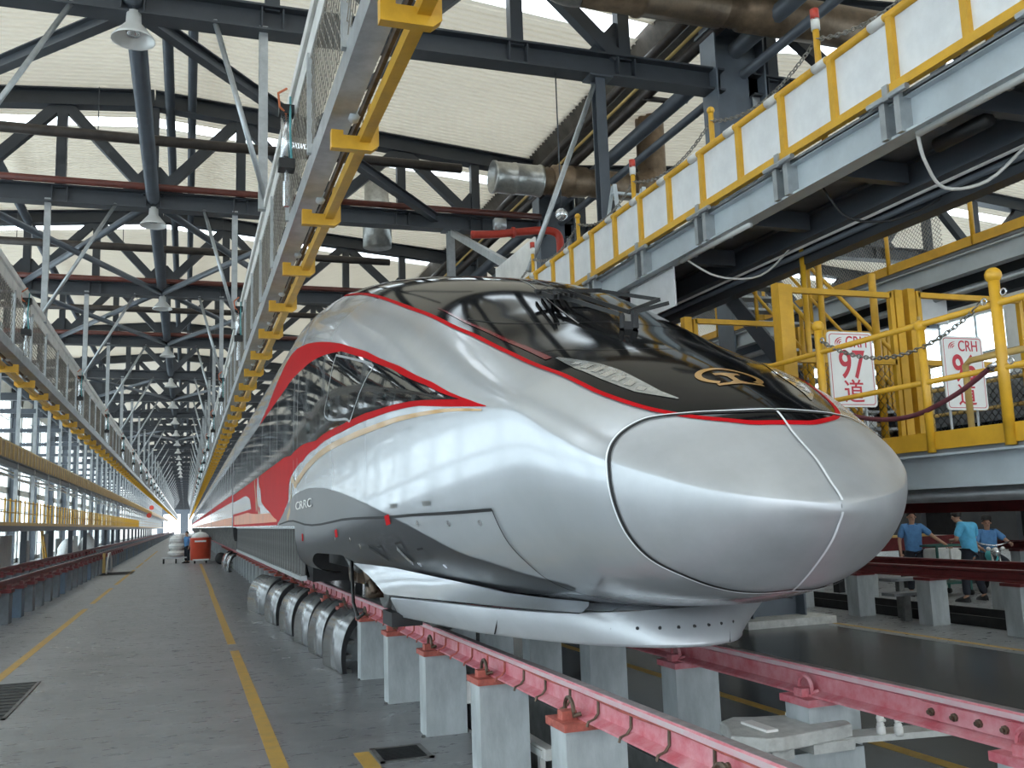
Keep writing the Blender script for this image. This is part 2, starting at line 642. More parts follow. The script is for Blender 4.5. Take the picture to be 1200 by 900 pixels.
def end_wall():
    mb = MB()
    y = H_END
    mb.box(-11, 9.4, y, y + .3, 7.6, 12.5)
    mb.box(-11, -8.5, y, y + .3, 0, 7.6)
    mb.box(-2.2, .9, y, y + .3, 0, 7.6)
    w = struct('wall_back', mb, M['blue_col'])
    mb = MB()
    mb.box(-11.4, 31.2, -22.3, -22, 8.0, 12.6)
    for x0, x1 in ((-11.4, -10.6), (-1.2, -.5), (9.0, 9.8), (20, 31.2)):
        mb.box(x0, x1, -22.3, -22, 0, 8.0)
    struct('wall_front', mb, M['wall_white'])


end_wall()


# ------------------------------------------------------------------ roof trusses
def truss_parts(root, x0, x1, xm, full):
    y = root['_loc'][1]
    out = []
    joined = MB()

    def put(name, mb, material=M['steel']):
        if full:
            mb.build(name, material, root)
        else:
            joined.add(mb.v, mb.f)
    def zt(x):
        return 12.15 - .085 * abs(x - xm)
    put('bottom_chord', MB().ibeam((x0, y, ZB_CH), (x1, y, ZB_CH), .36, .42, .035))
    put('top_chord', MB().ibeam((x0, y, zt(x0)), (xm, y, zt(xm)), .34, .42, .03))
    put('top_chord', MB().ibeam((xm, y, zt(xm)), (x1, y, zt(x1)), .34, .42, .03))
    k = -10
    xs = []
    while k <= 10:
        x = xm + 2.0 * k
        if x0 + .2 < x < x1 - .2:
            xs.append((k, x))
        k += 1
    for k, x in xs:
        put('vertical', MB().bar((x, y, ZB_CH + .15), (x, y, zt(x) - .15), .22, .20, up=(0, 1, 0)))
        # diagonals: top of odd nodes down to even nodes
        if k % 2 == 0:
            for s in (-1, 1):
                xx = x + 2.0 * s
                if x0 + .2 < xx < x1 - .2:
                    put('diagonal', MB().bar((x + .12 * s, y, ZB_CH + .2), (xx - .1 * s, y, zt(xx) - .2), .24, .20, up=(0, 1, 0)))
                    if full:
                        # gusset plates
                        g = MB()
                        g.sweep([(0, 0), (.75, 0), (.16, .7), (0, .7)], (x, y - .012, ZB_CH + .17), (x, y + .012, ZB_CH + .17), (0, 0, 1)) if s > 0 else \
                            g.sweep([(0, 0), (0, .7), (-.16, .7), (-.75, 0)], (x, y - .012, ZB_CH + .17), (x, y + .012, ZB_CH + .17), (0, 0, 1))
                        g.build('gusset_plate', M['steel'], root)
    if full:
        st = MB()
        for k, x in xs:
            for d in (-.16, .16):
                st.box(x + d - .012, x + d + .012, y - .165, y + .165, ZB_CH - .16, ZB_CH + .16)
        stuff(st.build('stiffeners', M['steel'], root))
    if not full:
        joined.build('lattice', M['steel'], root)


NFULL = 8
prev = None
for k, ty in enumerate(TY):
    if k < 12:
        lab = '%s dark steel roof truss counted from the camera, over the aisle and the silver train' % ORD[k]
        g = None
    else:
        lab = 'dark steel roof truss far down the hall, one of the long row'
        g = 'roof trusses far down the hall'
    if k == 0 or k == NFULL:
        t = thing('roof_truss', lab, 'truss', (0, ty, 0), g)
        truss_parts(t, XW, XCOL - .3, XMID, k < NFULL)
        prev = t
    else:
        t = dup(prev, (0, ty - prev.location.y, 0), lab, g)
        if g:
            t['group'] = g
prev = None
for k, ty in enumerate(TY[:8]):
    lab = '%s dark roof truss counted from the camera in the bay beyond the column row' % ORD[k]
    if prev is None:
        t = thing('roof_truss', lab, 'truss', (0, ty, 0))
        truss_parts(t, XCOL + .3, 31, 20.2, True)
        prev = t
    else:
        dup(prev, (0, ty - prev.location.y, 0), lab)

# columns in the row right of the train
prev = None
for k, ty in enumerate(TY[:14]):
    lab = '%s grey steel column counted from the camera in the row beyond the train' % ORD[k]
    t = thing('steel_column', lab, 'column', (XCOL, ty, 0))
    MB().ibeam((XCOL, ty, .12), (XCOL, ty, 11.3), .5, 1.05, .035, up=(1, 0, 0)).build('shaft', M['blue_col'], t)
    MB().box(XCOL - .85, XCOL + .85, ty - .6, ty + .6, 0, .12).build('plinth', M['concrete_white'], t)
    if k < 6:
        MB().box(XCOL - .6, XCOL + .6, ty - .3, ty + .3, 10.55, 10.6).build('bracket_plate', M['steel_mid'], t)

# longitudinal members : bottom tube, ridge purlins, side tubes
def long_tube(name, label, x, z, r, material, y1=H_END, y0=-12, n=10, cat='steel tube'):
    t = thing(name, label, cat, (x, y0, z))
    MB().tube([(x, y0, z), (x, y1, z)], r, n).build('tube', material, t, True)
    return t


long_tube('longitudinal_tube', 'big grey round tube running down the hall under the truss centres', XMID, ZB_CH + .06, .15, M['steel_mid'])
long_tube('longitudinal_tube', 'grey round ridge tube under the roof sheets beside the centre line', XMID + .35, 11.95, .11, M['steel_mid'])
long_tube('longitudinal_tube', 'thin second ridge tube under the roof sheets', XMID + .85, 11.98, .10, M['steel_mid'])
long_tube('longitudinal_tube', 'grey tube under the roof left of the aisle, along the bright skylight', -4.85, 11.7, .13, M['steel_mid'])
long_tube('longitudinal_tube', 'grey tube along the truss ends by the window wall', -8.6, 9.6, .15, M['steel_mid'])
long_tube('longitudinal_tube', 'grey tie tube between the column heads right of the train', XCOL + .05, 10.3, .16, M['steel_mid'], 140)
long_tube('longitudinal_tube', 'grey lower tie rail under the tube between the column heads', XCOL + .2, 9.85, .09, M['steel_mid'], 140)
long_tube('drain_pipe', 'dark rainwater pipe along the roof valley, upper of two', 8.62, 10.9, .10, M['pipe_dark'], 140, cat='pipe')
long_tube('drain_pipe', 'dark rainwater pipe along the roof valley, lower of two', 8.95, 10.55, .11, M['pipe_dark'], 140, cat='pipe')
long_tube('conduit', 'thin tan conduit between the dark valley pipes', 8.75, 10.66, .035, M['yellow_dull'], 140, cat='conduit')

# elbowed small pipe below the gutter
t = thing('branch_pipe', 'small dark elbowed pipe dropping from the roof valley beside the column', 'pipe', (9.0, 15.9, 10.4))
MB().tube([(8.9, 16.6, 10.5), (9.5, 16.4, 10.4), (9.75, 16.3, 10.4), (9.82, 16.3, 10.5), (9.82, 16.3, 11.1)], .06, 8).build('tube', M['pipe_dark'], t, True)

# bracing crosses between trusses in the bottom-chord plane
n = 0
for k in (1, 2, 3, 5, 8):
    ya, yb = TY[k], TY[k + 1]
    for (xa, xb) in ((XMID, -8.6 if k == 1 else -4.9), (XMID, 6.0 if k == 1 else 3.2)):
        side = 'window side' if xb < 0 else 'train side'
        t = thing('roof_brace', 'slanting tubes tying the %s and %s trusses on the %s of the aisle' % (ORD[k], ORD[k + 1], side), 'brace', (xa, ya, 0))
        if k == 1:
            MB().ibeam((xa, ya + .2, ZB_CH + .05), (xb, yb - .2, ZB_CH + .05), .18, .22, .02).build('beam', M['steel'], t)
            xm_, ym_ = xa + (xb - xa) * .45, ya + (yb - ya) * .45
            MB().bar((xm_, ym_, ZB_CH + .1), (xm_, ym_, 11.9), .14, .14, up=(0, 1, 0)).build('strut', M['steel'], t)
            MB().bar((xm_, ym_, ZB_CH + .1), (xm_ + (2.2 if xb > 0 else -2.2), ym_ - .3, 11.7), .14, .14).build('strut', M['steel'], t)
            continue
        MB().tube([(xa, ya + .2, ZB_CH + .05), (xb, yb - .2, ZB_CH + .05)], .09, 8).build('tube', M['steel_mid'], t, True)
        MB().tube([(xb, ya + .2, ZB_CH - .12), (xa, yb - .2, ZB_CH - .12)], .09, 8).build('tube', M['steel_mid'], t, True)

# sprinkler pipes
for k in (2, 3, 4):
    ty = TY[k]
    t = thing('sprinkler_pipe', 'red oxide pipe lying along the bottom chord of the %s truss' % ORD[k], 'pipe', (0, ty, ZB_CH))
    MB().tube([(XW + .3, ty - .3, ZB_CH + .26), (XCOL - .5, ty - .3, ZB_CH + .26)], .085, 8).build('tube', M['pipe_red'], t, True)
    t = thing('ventilation_pipe', 'dark pipe crossing the hall at mid height of the %s truss' % ORD[k], 'pipe', (0, ty, 11))
    MB().tube([(XW + .3, ty - 1.0, 10.75), (6.5 if k > 1 else 5.6, ty - 1.0, 10.75)], .12, 10).build('tube', M['pipe_dark'], t, True)
    c = MB()
    for x in (-8, -5, -2, 1, 4):
        c.tube([(x, ty - 1.0, 10.75), (x, ty - 1.0, 11.9)], .012, 5)
    c.build('hanger_rod', M['steel'], t)

# bell lamps
lamp0 = None
for k in range(0, 16):
    ty = TY[k]
    lab = ('%s white bell lamp counted from the camera, under the middle of a roof truss' % ORD[k]) if k < 14 else 'small white bell lamp far down the hall under a truss'
    if lamp0 is None:
        t = lamp0 = thing('bell_lamp', lab, 'lamp', (XMID + .02, ty - .1, 9.1))
        c = lamp0['_loc']
        MB().lathe([(.02, .36), (.10, .34), (.11, .16), (.16, .10), (.29, -.06), (.31, -.10), (.30, -.10), (.27, -.05), (.14, .08), (.0, .10)], c, 'Z', 20).build('lamp_shade', M['lamp_white'], t, True)
        MB().lathe([(.0, -.02), (.09, -.02), (.11, .06), (.0, .07)], c, 'Z', 12).build('bulb', M['chrome'], t, True)
        MB().tube([(c[0], c[1], 9.44), (c[0], c[1], 9.62)], .02, 6).build('stem', M['steel'], t)
    else:
        dup(lamp0, (0, ty - TY[0], 0), lab, 'bell lamps far down the hall' if k >= 14 else None)

# hangers and sway rods for the two mesh fences
for k in range(0, 30):
    ty = TY[k]
    near = k < 10
    for side, xf, xt in (('train', 1.02, XMID + 1.15), ('window', -3.1, XMID - .8)):
        sd = 'train-side' if side == 'train' else 'window-side'
        lab = ('grey square hanger from the %s truss down to the %s fence' % (ORD[k], sd)) if near else 'grey hanger far down the hall above the %s fence' % sd
        g = None if near else 'far hangers above the %s fence' % sd
        t = thing('fence_hanger', lab, 'hanger', (xf, ty, 6.7), g)
        MB().bar((xf, ty, 6.6), (xf, ty, ZB_CH - .1), .13, .13, up=(0, 1, 0)).build('post', M['galv'], t)
        if near:
            MB().box(xf - .14, xf + .14, ty - .14, ty + .14, ZB_CH - .2, ZB_CH - .17).build('plate', M['steel_mid'], t)
        lab = ('thin grey sway rod from the %s truss slanting to the %s fence' % (ORD[k], sd)) if near else 'thin sway rod far down the hall above the %s fence' % sd
        t = thing('sway_rod', lab, 'rod', (xf, ty, 6.7), None if near else 'far sway rods above the %s fence' % sd)
        MB().tube([(xf + (.03 if side == 'train' else -.03), ty - .12, 6.75), (xt, ty - .12, ZB_CH - .15)], .042, 8).build('rod', M['galv'], t, True)


# ------------------------------------------------------------------ mesh fences with folding yellow brackets
def wire_panel(w, h, pitch, r=.006):
    """flat diamond netting in the YZ plane, corner at the origin"""
    mb = MB()
    n = int((w + h) / pitch)
    for i in range(1, n):
        d = i * pitch
        for s in (0, 1):
            a = (min(d, w), max(0, d - w))
            b = (max(0, d - h), min(d, h))
            if s:
                a = (w - a[0], a[1])
                b = (w - b[0], b[1])
            mb.sweep([(-r, -r), (r, -r), (0, r)], (0, a[0], a[1]), (0, b[0], b[1]), (1, 0, 0))
    return mb


def fence(sign, x, label, zb=5.32, zt_=6.68):
    """sign=+1: beam and brackets hang on the +x side"""
    s = sign
    t = thing('mesh_fence', label, 'fence', (x, 0, zb))
    # near part in pieces, far part joined
    y0, yj, y1 = -1.5, 122.0, H_END - 10
    seg = 2.1
    MB().bar((x, y0, zt_), (x, y1, zt_), .10, .12).build('top_rail', M['white_rail'], t)
    MB().bar((x + .0 * s, y0, zt_ - .19), (x, y1, zt_ - .19), .03, .22).build('upper_plate', M['white_rail'], t)
    MB().box(min(x, x + .2 * s), max(x, x + .2 * s), y0, y1, zb - .06, zb + .14).build('bottom_beam', M['galv'], t)
    MB().bar((x + .11 * s, y0, zb + .15), (x + .11 * s, y1, zb + .15), .2, .03).build('ledge', M['white_rail'], t)
    MB().bar((x + .30 * s, y0, zb - .18), (x + .30 * s, y1, zb - .18), .09, .10).build('flap_rail', M['yellow'], t)
    MB().tube([(x + .245 * s, y0, zb - .05), (x + .245 * s, y1, zb - .05)], .03, 6).build('hinge_rod', M['brown_metal'], t)
    nk = int((yj - y0) / seg)
    post = MB().bar((x, .3, zb + .1), (x, .3, zt_ - .25), .07, .07, up=(0, 1, 0)).build('post', M['galv'], t)
    panel = None
    wp = wire_panel(seg - .12, zt_ - zb - .45, .15, .0045)
    wp.v = [(x + a, b + .36, c + zb + .17) for a, b, c in wp.v]
    panel = wp.build('mesh_panel', M['wire'], t)
    br = MB()
    prof = [(.02, -.30), (.36, -.30), (.42, -.25), (.42, .12), (.34, .12), (.34, -.12), (.28, -.18), (.12, -.18), (.12, -.14), (.02, -.14)]
    yb = 1.21
    br.sweep([(a * s, b) for a, b in prof], (x, yb, zb), (x, yb + .07, zb), (0, 0, 1)) if s < 0 else br.sweep([(a, b) for a, b in prof][::-1], (x, yb + .07, zb), (x, yb, zb), (0, 0, 1))
    # sweep's side axis flips with direction, so place explicitly
    br = MB()
    n = len(prof)
    vs_ = [(x + a * s, yb, zb + b) for a, b in prof] + [(x + a * s, yb + .08, zb + b) for a, b in prof]
    br.add(vs_, [tuple(range(n)), tuple(range(2 * n - 1, n - 1, -1))] + [(i, n + i, n + (i + 1) % n, (i + 1) % n) for i in range(n)])
    bracket = br.build('bracket', M['yellow'], t)
    fix_normals(bracket)
    hb = MB().lathe([(.055, -.06), (.055, .06)], (x + .20 * s, yb - .1, zb - .04), 'Y', 10).build('hinge', M['steel_light'], t, True)
    far = MB()
    farb = MB()
    for i in range(-1, int((y1 - y0) / seg)):
        d = i * seg
        if i == 0:
            continue
        if i < nk:
            copy_part(post, (0, d, 0))
            copy_part(panel, (0, d, 0))
            copy_part(bracket, (0, d, 0))
            if i < 24:
                copy_part(hb, (0, d, 0))
        else:
            o = len(far.v)
            far.box(x - .035, x + .035, .3 + d, .37 + d, zb + .1, zt_ - .25)
            farb.add([(a, b + d, c) for a, b, c in br.v], br.f)
    stuff(far.build('far_posts', M['galv'], t))
    stuff(farb.build('far_brackets', M['yellow'], t))
    # gas cylinders that fold the flap
    xa = x - .0 * s + (.10 if s < 0 else -.10)
    cyl = MB().tube([(xa, 10.05, zt_ - .28), (xa, 10.05, zt_ - .85)], .06, 10)
    c = cyl.build('cylinder', M['chrome'], t, True)
    MB().box(xa - .085, xa + .085, 9.96, 10.14, zt_ - .93, zt_ - .82).build('cylinder_cap', M['black'], c)
    MB().box(xa - .08, xa + .08, 9.97, 10.13, zt_ - .30, zt_ - .20).build('cylinder_cap', M['black'], c)
    r_ = MB().tube([(xa, 10.05, zt_ - .9), (xa, 10.05, zb + .15)], .018, 6).tube([(xa, 10.05, zb + .3), (xa, 10.05, zb + .02)], .035, 6)
    r_.build('piston_rod', M['chrome'], c)
    h = MB().tube([(xa, 10.02, zt_ + .0), (xa - .10, 9.9, zt_ - .12), (xa - .08, 9.95, zt_ - .25), (xa, 10.0, zt_ - .3)], .014, 6)
    h.build('hose', M['hose_orange'], c)
    h = MB().tube([(xa + .04, 10.0, zt_ - .1), (xa + .03, 9.93, zt_ - .5), (xa + .05, 10.0, zt_ - .86)], .012, 6)
    h.build('hose', M['hose_teal'], c)
    for i in range(1, 14):
        copy_part(c, (0, i * 10.0, 0))
    return t


fence(1, 1.08, 'long raised wire mesh fence with yellow folding brackets along the train roof')
fence(-1, -3.1, 'long raised wire mesh fence with yellow folding brackets on the window side of the aisle')


# ------------------------------------------------------------------ rails and posts
RAIL_PROF = [(-.075, 0), (.075, 0), (.075, .012), (.012, .035), (.010, .125), (.036, .138), (.036, .165), (.030, .176), (-.030, .176), (-.036, .165), (-.036, .138), (-.010, .125), (-.012, .035), (-.075, .012)]
Z0R = ZR - .176


def rail(x, label, paint, y0, y1, clips=None):
    t = thing('track_rail', label, 'rail', (x, y0, Z0R))
    MB().sweep(RAIL_PROF[::-1] if False else RAIL_PROF, (x, y0, Z0R), (x, y1, Z0R)).build('rail_body', paint, t)
    MB().box(x - .028, x + .028, y0, y1, ZR, ZR + .0025).build('running_surface', M['rail_head'], t)
    if paint is M['rail_pink']:
        MB().box(x - .0375, x - .0355, y0, y1, ZR - .036, ZR - .010).build('worn_head_side', M['worn_side'], t)
    return t


def clip_at(t, x, y, s, paint):
    """spring clip: a bent bar on the web with a loop over the foot"""
    c = MB()
    c.tube([(x + s * .016, y, Z0R + .135), (x + s * .020, y, Z0R + .055), (x + s * .045, y, Z0R + .025), (x + s * .085, y, Z0R + .012), (x + s * .092, y, Z0R - .012)], .008, 6)
    return c.build('cable_clip', paint, t)


def post_unit(x, y, label, paint, con, group=None, s=-1, w=.38, d=.24, detail=True):
    t = thing('rail_post', label, 'post', (x, y, 0), group)
    MB().box(x - w / 2, x + w / 2, y - d / 2, y + d / 2, 0, .70).build('shaft', con, t)
    MB().box(x - w / 2 - .02, x + w / 2 + .02, y - d / 2 - .03, y + d / 2 + .03, .70, Z0R).build('cap_plate', paint, t)
    if detail:
        for q in (-1, 1):
            k = MB()
            k.box(x + q * .13 - .045, x + q * .13 + .045, y - .04, y + .04, Z0R, Z0R + .05)
            sh = k.build('clip_shoulder', paint, t)
            loop = MB()
            pts = []
            for i in range(11):
                a = PI * (-.15 + 1.3 * i / 10)
                pts.append((x + q * (.115 + .0 * i), y + .065 * math.cos(a), Z0R + .055 + .065 * math.sin(a)))
            pts.append((x + q * .07, y - .07, Z0R + .035))
            loop.tube(pts, .013, 6)
            loop.build('spring_clip', M['brown_metal'] if paint is M['cap_red'] else paint, sh)
        b = MB()
        for dx in (-1, 1):
            b.lathe([(.018, 0), (.018, .02), (.0, .022)], (x + dx * (w / 2 + .03), y - d / 2 - .0, .0), 'Z', 6)
        b.build('anchor_bolt', M['under_grey'], t)
    return t


r1 = rail(XL, 'pink worn rail under the train, on the aisle side', M['rail_pink'], -2, H_END - 12)
r2 = rail(XR, 'pink worn rail under the train, on the far side from the aisle', M['rail_pink'], -2, H_END - 12)
y = 3.0
i = 0
while y < 40:
    clip_at(r1, XL, y, -1, M['brown_metal'] if i < 9 else M['cap_red'])
    i += 1
    y += .42 if y < 12 else .56
# cable along the web of the near rail
cb = MB()
pts = []
y = 2.0
while y < 12.1:
    pts.append((XL - .019, y, Z0R + .128 + .006 * math.sin(y * 5)))
    y += .2
cb.tube(pts, .007, 6)
cb.build('web_cable', M['cap_red'], r1)
# fish plate joints
for (rr, x, yj) in ((r1, XL, 3.55), (r2, XR, 4.02)):
    MB().box(x - .026, x - .010, yj - .55, yj + .25, Z0R + .04, Z0R + .122).build('fish_plate', M['rail_pink'], rr)
    for q in range(5):
        MB().lathe([(.021, 0), (.021, -.014), (.012, -.016), (.012, -.03), (0, -.031)], (x - .026, yj - .48 + q * .16, Z0R + .08), 'X', 8).build('joint_bolt', M['brown_metal'], rr)

py = [5.30 + 1.68 * k for k in range(-2, 60)]
for k, y in enumerate(py):
    if y > 62:
        break
    lab = ('%s grey concrete post counted from the camera under the aisle-side pink rail' % ORD[k]) if k < 10 else 'concrete post under the aisle-side pink rail, far along the train'
    post_unit(XL, y, lab, M['cap_red'], M['concrete'], None if k < 10 else 'far concrete posts of the aisle-side pink rail', detail=k < 14)
for k, y in enumerate(py[:12]):
    lab = '%s grey concrete post counted from the camera under the far-side pink rail' % ORD[k]
    post_unit(XR + .05, y - .08, lab, M['cap_red'] if k > 3 else M['rail_pink'], M['concrete'], detail=k < 7)
far = MB()
y = py[0]
while y < 300:
    if y > 62:
        far.box(XL - .19, XL + .19, y - .12, y + .12, 0, .73)
    y += 1.68
o = stuff(far.build('rail_post_row', M['concrete']))
o['label'] = 'far row of concrete posts under the train, too small to count'
o['category'] = 'posts'

# left track
lx = (-3.76, -5.27)
rail(lx[0], 'maroon rail on the left, nearer the aisle', M['rail_maroon'], 8, H_END - 12)
rail(lx[1], 'maroon rail on the left, farther from the aisle', M['rail_maroon'], 8, H_END - 12)
con_l = mat('slate_concrete', (.15, .17, .19), .6, 0, .3, 2, bump=.08)
con_lb = mat('bluish_concrete', (.11, .16, .22), .55, 0, .2, 2)
p0 = None
for r_i, x in enumerate(lx):
    k = 0
    y = 20.0
    while y < 105:
        lab = ('grey post %s from the left picture edge under the nearer maroon rail' % ORD[k]) if (r_i == 0 and k < 8) else \
            ('grey post under the nearer maroon rail, far along the row' if r_i == 0 else 'grey post under the farther maroon rail')
        lab = lab.replace('post nearest', 'post first')
        g = None if (r_i == 0 and k < 8) else ('posts of the nearer maroon rail' if r_i == 0 else 'posts of the farther maroon rail')
        t = thing('rail_post', lab, 'post', (x, y, 0), g)
        MB().box(x - .17, x + .17, y - .22, y + .22, 0, .70).build('shaft', con_lb if (k % 5 == 3 and r_i == 0) else con_l, t)
        if k < 26:
            MB().box(x - .21, x + .21, y - .25, y + .25, .66, Z0R).box(x + .09, x + .17, y - .08, y + .08, Z0R, Z0R + .09).build('cap_plate', M['rail_maroon'], t)
        k += 1
        y += 1.68
far = MB()
for x in lx:
    y = 105.
    while y < 330:
        far.box(x - .17, x + .17, y - .22, y + .22, 0, .73)
        y += 1.68
o = stuff(far.build('rail_post_row', con_l))
o['label'] = 'far row of posts under the maroon rails on the left, too small to count'
o['category'] = 'posts'

# right track (beyond the column row)
rx = (11.3, 12.83)
for q, x in enumerate(rx):
    rail(x, 'dark maroon rail on the right in front of the men, %s' % ('nearer one' if q == 0 else 'farther one'), M['rail_maroon'], 2, 120)
for q, x in enumerate(rx):
    for k in range(7):
        y = 8.9 + 1.72 * k
        post_unit(x, y, 'grey post %s from the camera under the %s maroon rail on the right' % (('counted %s' % ORD[k]), 'nearer' if q == 0 else 'farther'), M['rail_maroon'], M['concrete'], None, detail=False, w=.34, d=.3)
# dark pit kerb along the right track
struct('trim_2', MB().box(11.62, 11.66, 3, 80, -.0, .16).box(12.5, 12.54, 3, 80, 0, .16), M['under'])
# step stand between the posts
t = thing('step_stand', 'grey two-tread metal step stand by the maroon rail on the right', 'step', (11.3, 12.95, 0))
MB().box(11.22, 11.36, 12.9, 13.0, 0, .42).build('leg', M['under_grey'], t)
MB().box(11.5, 11.6, 13.3, 13.4, 0, .62).build('leg', M['under_grey'], t)
MB().box(10.95, 11.65, 12.8, 13.1, .42, .47).build('tread', M['deck'], t)
MB().box(11.25, 11.95, 13.2, 13.5, .62, .67).build('tread', M['deck'], t)


# ------------------------------------------------------------------ the train
Y0T = 3.82


def itp(tab):
    a = np.array(tab, float)
    xs, ys = a[:, 0], a[:, 1]
    n = len(xs)
    h = np.diff(xs)
    d = np.diff(ys) / h
    mm = np.zeros(n)
    mm[0] = d[0]
    mm[-1] = d[-1]
    for i in range(1, n - 1):
        if d[i - 1] * d[i] > 0:
            w1 = 2 * h[i] + h[i - 1]
            w2 = h[i] + 2 * h[i - 1]
            mm[i] = (w1 + w2) / (w1 / d[i - 1] + w2 / d[i])

    def f(x):
        x = min(max(x, xs[0]), xs[-1])
        i = min(max(int(np.searchsorted(xs, x)) - 1, 0), n - 2)
        t = (x - xs[i]) / h[i]
        return float((2 * t ** 3 - 3 * t * t + 1) * ys[i] + (t ** 3 - 2 * t * t + t) * h[i] * mm[i] + (-2 * t ** 3 + 3 * t * t) * ys[i + 1] + (t ** 3 - t * t) * h[i] * mm[i + 1])
    return f


def SQ(l):
    return [((y - Y0T) ** .5, v) for y, v in l]


TXC = 3.0
fW = itp(SQ([(3.82, 0), (3.87, .28), (4.05, .595), (4.27, .8), (4.62, 1.0), (5.1, 1.15), (6, 1.34), (7.3, 1.5), (8.8, 1.6), (10.8, 1.66), (13, 1.68), (60, 1.68)]))
fZT = itp(SQ([(3.82, 1.93), (3.88, 2.02), (3.99, 2.15), (4.15, 2.29), (4.29, 2.43), (4.77, 2.71), (6.03, 3.24), (6.69, 3.54), (7.58, 3.95), (8.4, 4.22), (9.4, 4.48), (10.4, 4.69), (12, 4.9), (14, 5.0), (60, 5.0)]))
fZB = itp(SQ([(3.82, 1.91), (3.85, 1.85), (3.91, 1.77), (4.02, 1.67), (4.14, 1.58), (4.25, 1.51), (4.5, 1.43), (5, 1.36), (6, 1.32), (60, 1.32)]))
fZC = itp(SQ([(3.82, 1.92), (4.0, 2.0), (4.25, 2.10), (4.55, 2.22), (4.85, 2.36), (5.3, 2.55), (6.5, 2.6), (8, 2.5), (10, 2.4), (60, 2.3)]))
fNU = itp(SQ([(3.82, 1.5), (4.3, 1.5), (5, 1.6), (5.8, 1.92), (6.5, 2.2), (8, 2.6), (10, 3.6), (12, 4.6), (14, 5.2), (60, 5.2)]))
fNL = itp(SQ([(3.82, 2.0), (5, 2.3), (7, 3.5), (9, 5), (12, 8), (60, 8)]))
_cache = {}


def prm(y):
    k = round(y, 5)
    if k not in _cache:
        q = math.sqrt(max(y - Y0T, 0))
        _cache[k] = (fW(q), fZT(q), fZB(q), fZC(q), fNU(q), fNL(q))
    return _cache[k]


def S0(y, ph, side):
    w, zt, zb, zc, nu, nl = prm(y)
    c = abs(math.cos(ph))
    s = abs(math.sin(ph))
    if ph >= 0:
        e = 2 / nu
        return Vector((TXC + side * w * c ** e, y, zc + (zt - zc) * s ** e))
    e = 2 / nl
    return Vector((TXC + side * w * c ** e, y, zc - (zc - zb) * s ** e))


def SN(y, ph, side):
    y = max(y, Y0T + .003)
    e = .004
    a = S0(y + e * .6, ph, side) - S0(max(y - e * .6, Y0T), ph, side)
    p1 = min(ph + e, PI / 2 - 1e-4)
    p0 = max(ph - e, -PI / 2 + 1e-4)
    b = S0(y, p1, side) - S0(y, p0, side)
    n = a.cross(b)
    if n.length < 1e-9:
        return Vector((0, -1, 0))
    n.normalize()
    c = S0(y, ph, side) - Vector((TXC, y + .6 + min(1.5, (y - Y0T)), 2.3 if y < 6 else 2.9))
    if n.dot(c) < 0:
        n = -n
    return n


def SP(y, ph, side, off=0.):
    p = S0(y, ph, side)
    if off:
        p = p + SN(y, ph, side) * off
    return p


def phi_z(y, z):
    """section angle on the body side at height z"""
    w, zt, zb, zc, nu, nl = prm(y)
    if z >= zc:
        return math.asin(min(1, ((z - zc) / (zt - zc))) ** (nu / 2))
    return -math.asin(min(1, ((zc - z) / (zc - zb))) ** (nl / 2))


def phi_x(y, dx):
    w, zt, zb, zc, nu, nl = prm(y)
    return math.acos(min(1, dx / w) ** (nu / 2))


def lin(tab):
    xs = [a for a, b in tab]
    ys = [b for a, b in tab]
    return lambda x: float(np.interp(x, xs, ys))


def band(y0, y1, lo, hi, n, mseg, off, side):
    mb = MB()
    P = []
    for i in range(n + 1):
        y = y0 + (y1 - y0) * i / n
        a, b = lo(y), hi(y)
        row = []
        for j in range(mseg + 1):
            row.append(SP(y, a + (b - a) * j / mseg, side, off))
        P.append(row)
    return mb.grid(P)


def ribbon(pts, width, off, side, sub=6, mb=None, w1=None):
    """pts: (y, phi) control points; a strip of the given width lying on the body"""
    pp = []
    n = len(pts)
    for i in range(n - 1):
        a = pts[max(i - 1, 0)]
        b = pts[i]
        c = pts[i + 1]
        d = pts[min(i + 2, n - 1)]
        for k in range(sub):
            t = k / sub
            q = [.5 * ((2 * b[j]) + (-a[j] + c[j]) * t + (2 * a[j] - 5 * b[j] + 4 * c[j] - d[j]) * t * t + (-a[j] + 3 * b[j] - 3 * c[j] + d[j]) * t ** 3) for j in (0, 1)]
            pp.append((max(q[0], Y0T + .002), min(max(q[1], -PI / 2), PI / 2)))
    pp.append((max(pts[-1][0], Y0T + .002), pts[-1][1]))
    X = [SP(y, ph, side, off) for y, ph in pp]
    N = [SN(y, ph, side) for y, ph in pp]
    rows = []
    for i in range(len(X)):
        tg = X[min(i + 1, len(X) - 1)] - X[max(i - 1, 0)]
        s = tg.cross(N[i])
        if s.length < 1e-9:
            continue
        s.normalize()
        ww = width
        if w1 is not None:
            ww = width + (w1 - width) * i / (len(X) - 1)
        rows.append([X[i] - s * ww / 2, X[i] + s * ww / 2])
    mb = mb or MB()
    return mb.grid(rows)


CAR_END = 29.3
train = thing('train_car', 'silver streamlined leading car of the high-speed train with black nose glass and red trim', 'train', (0, 0, 0))

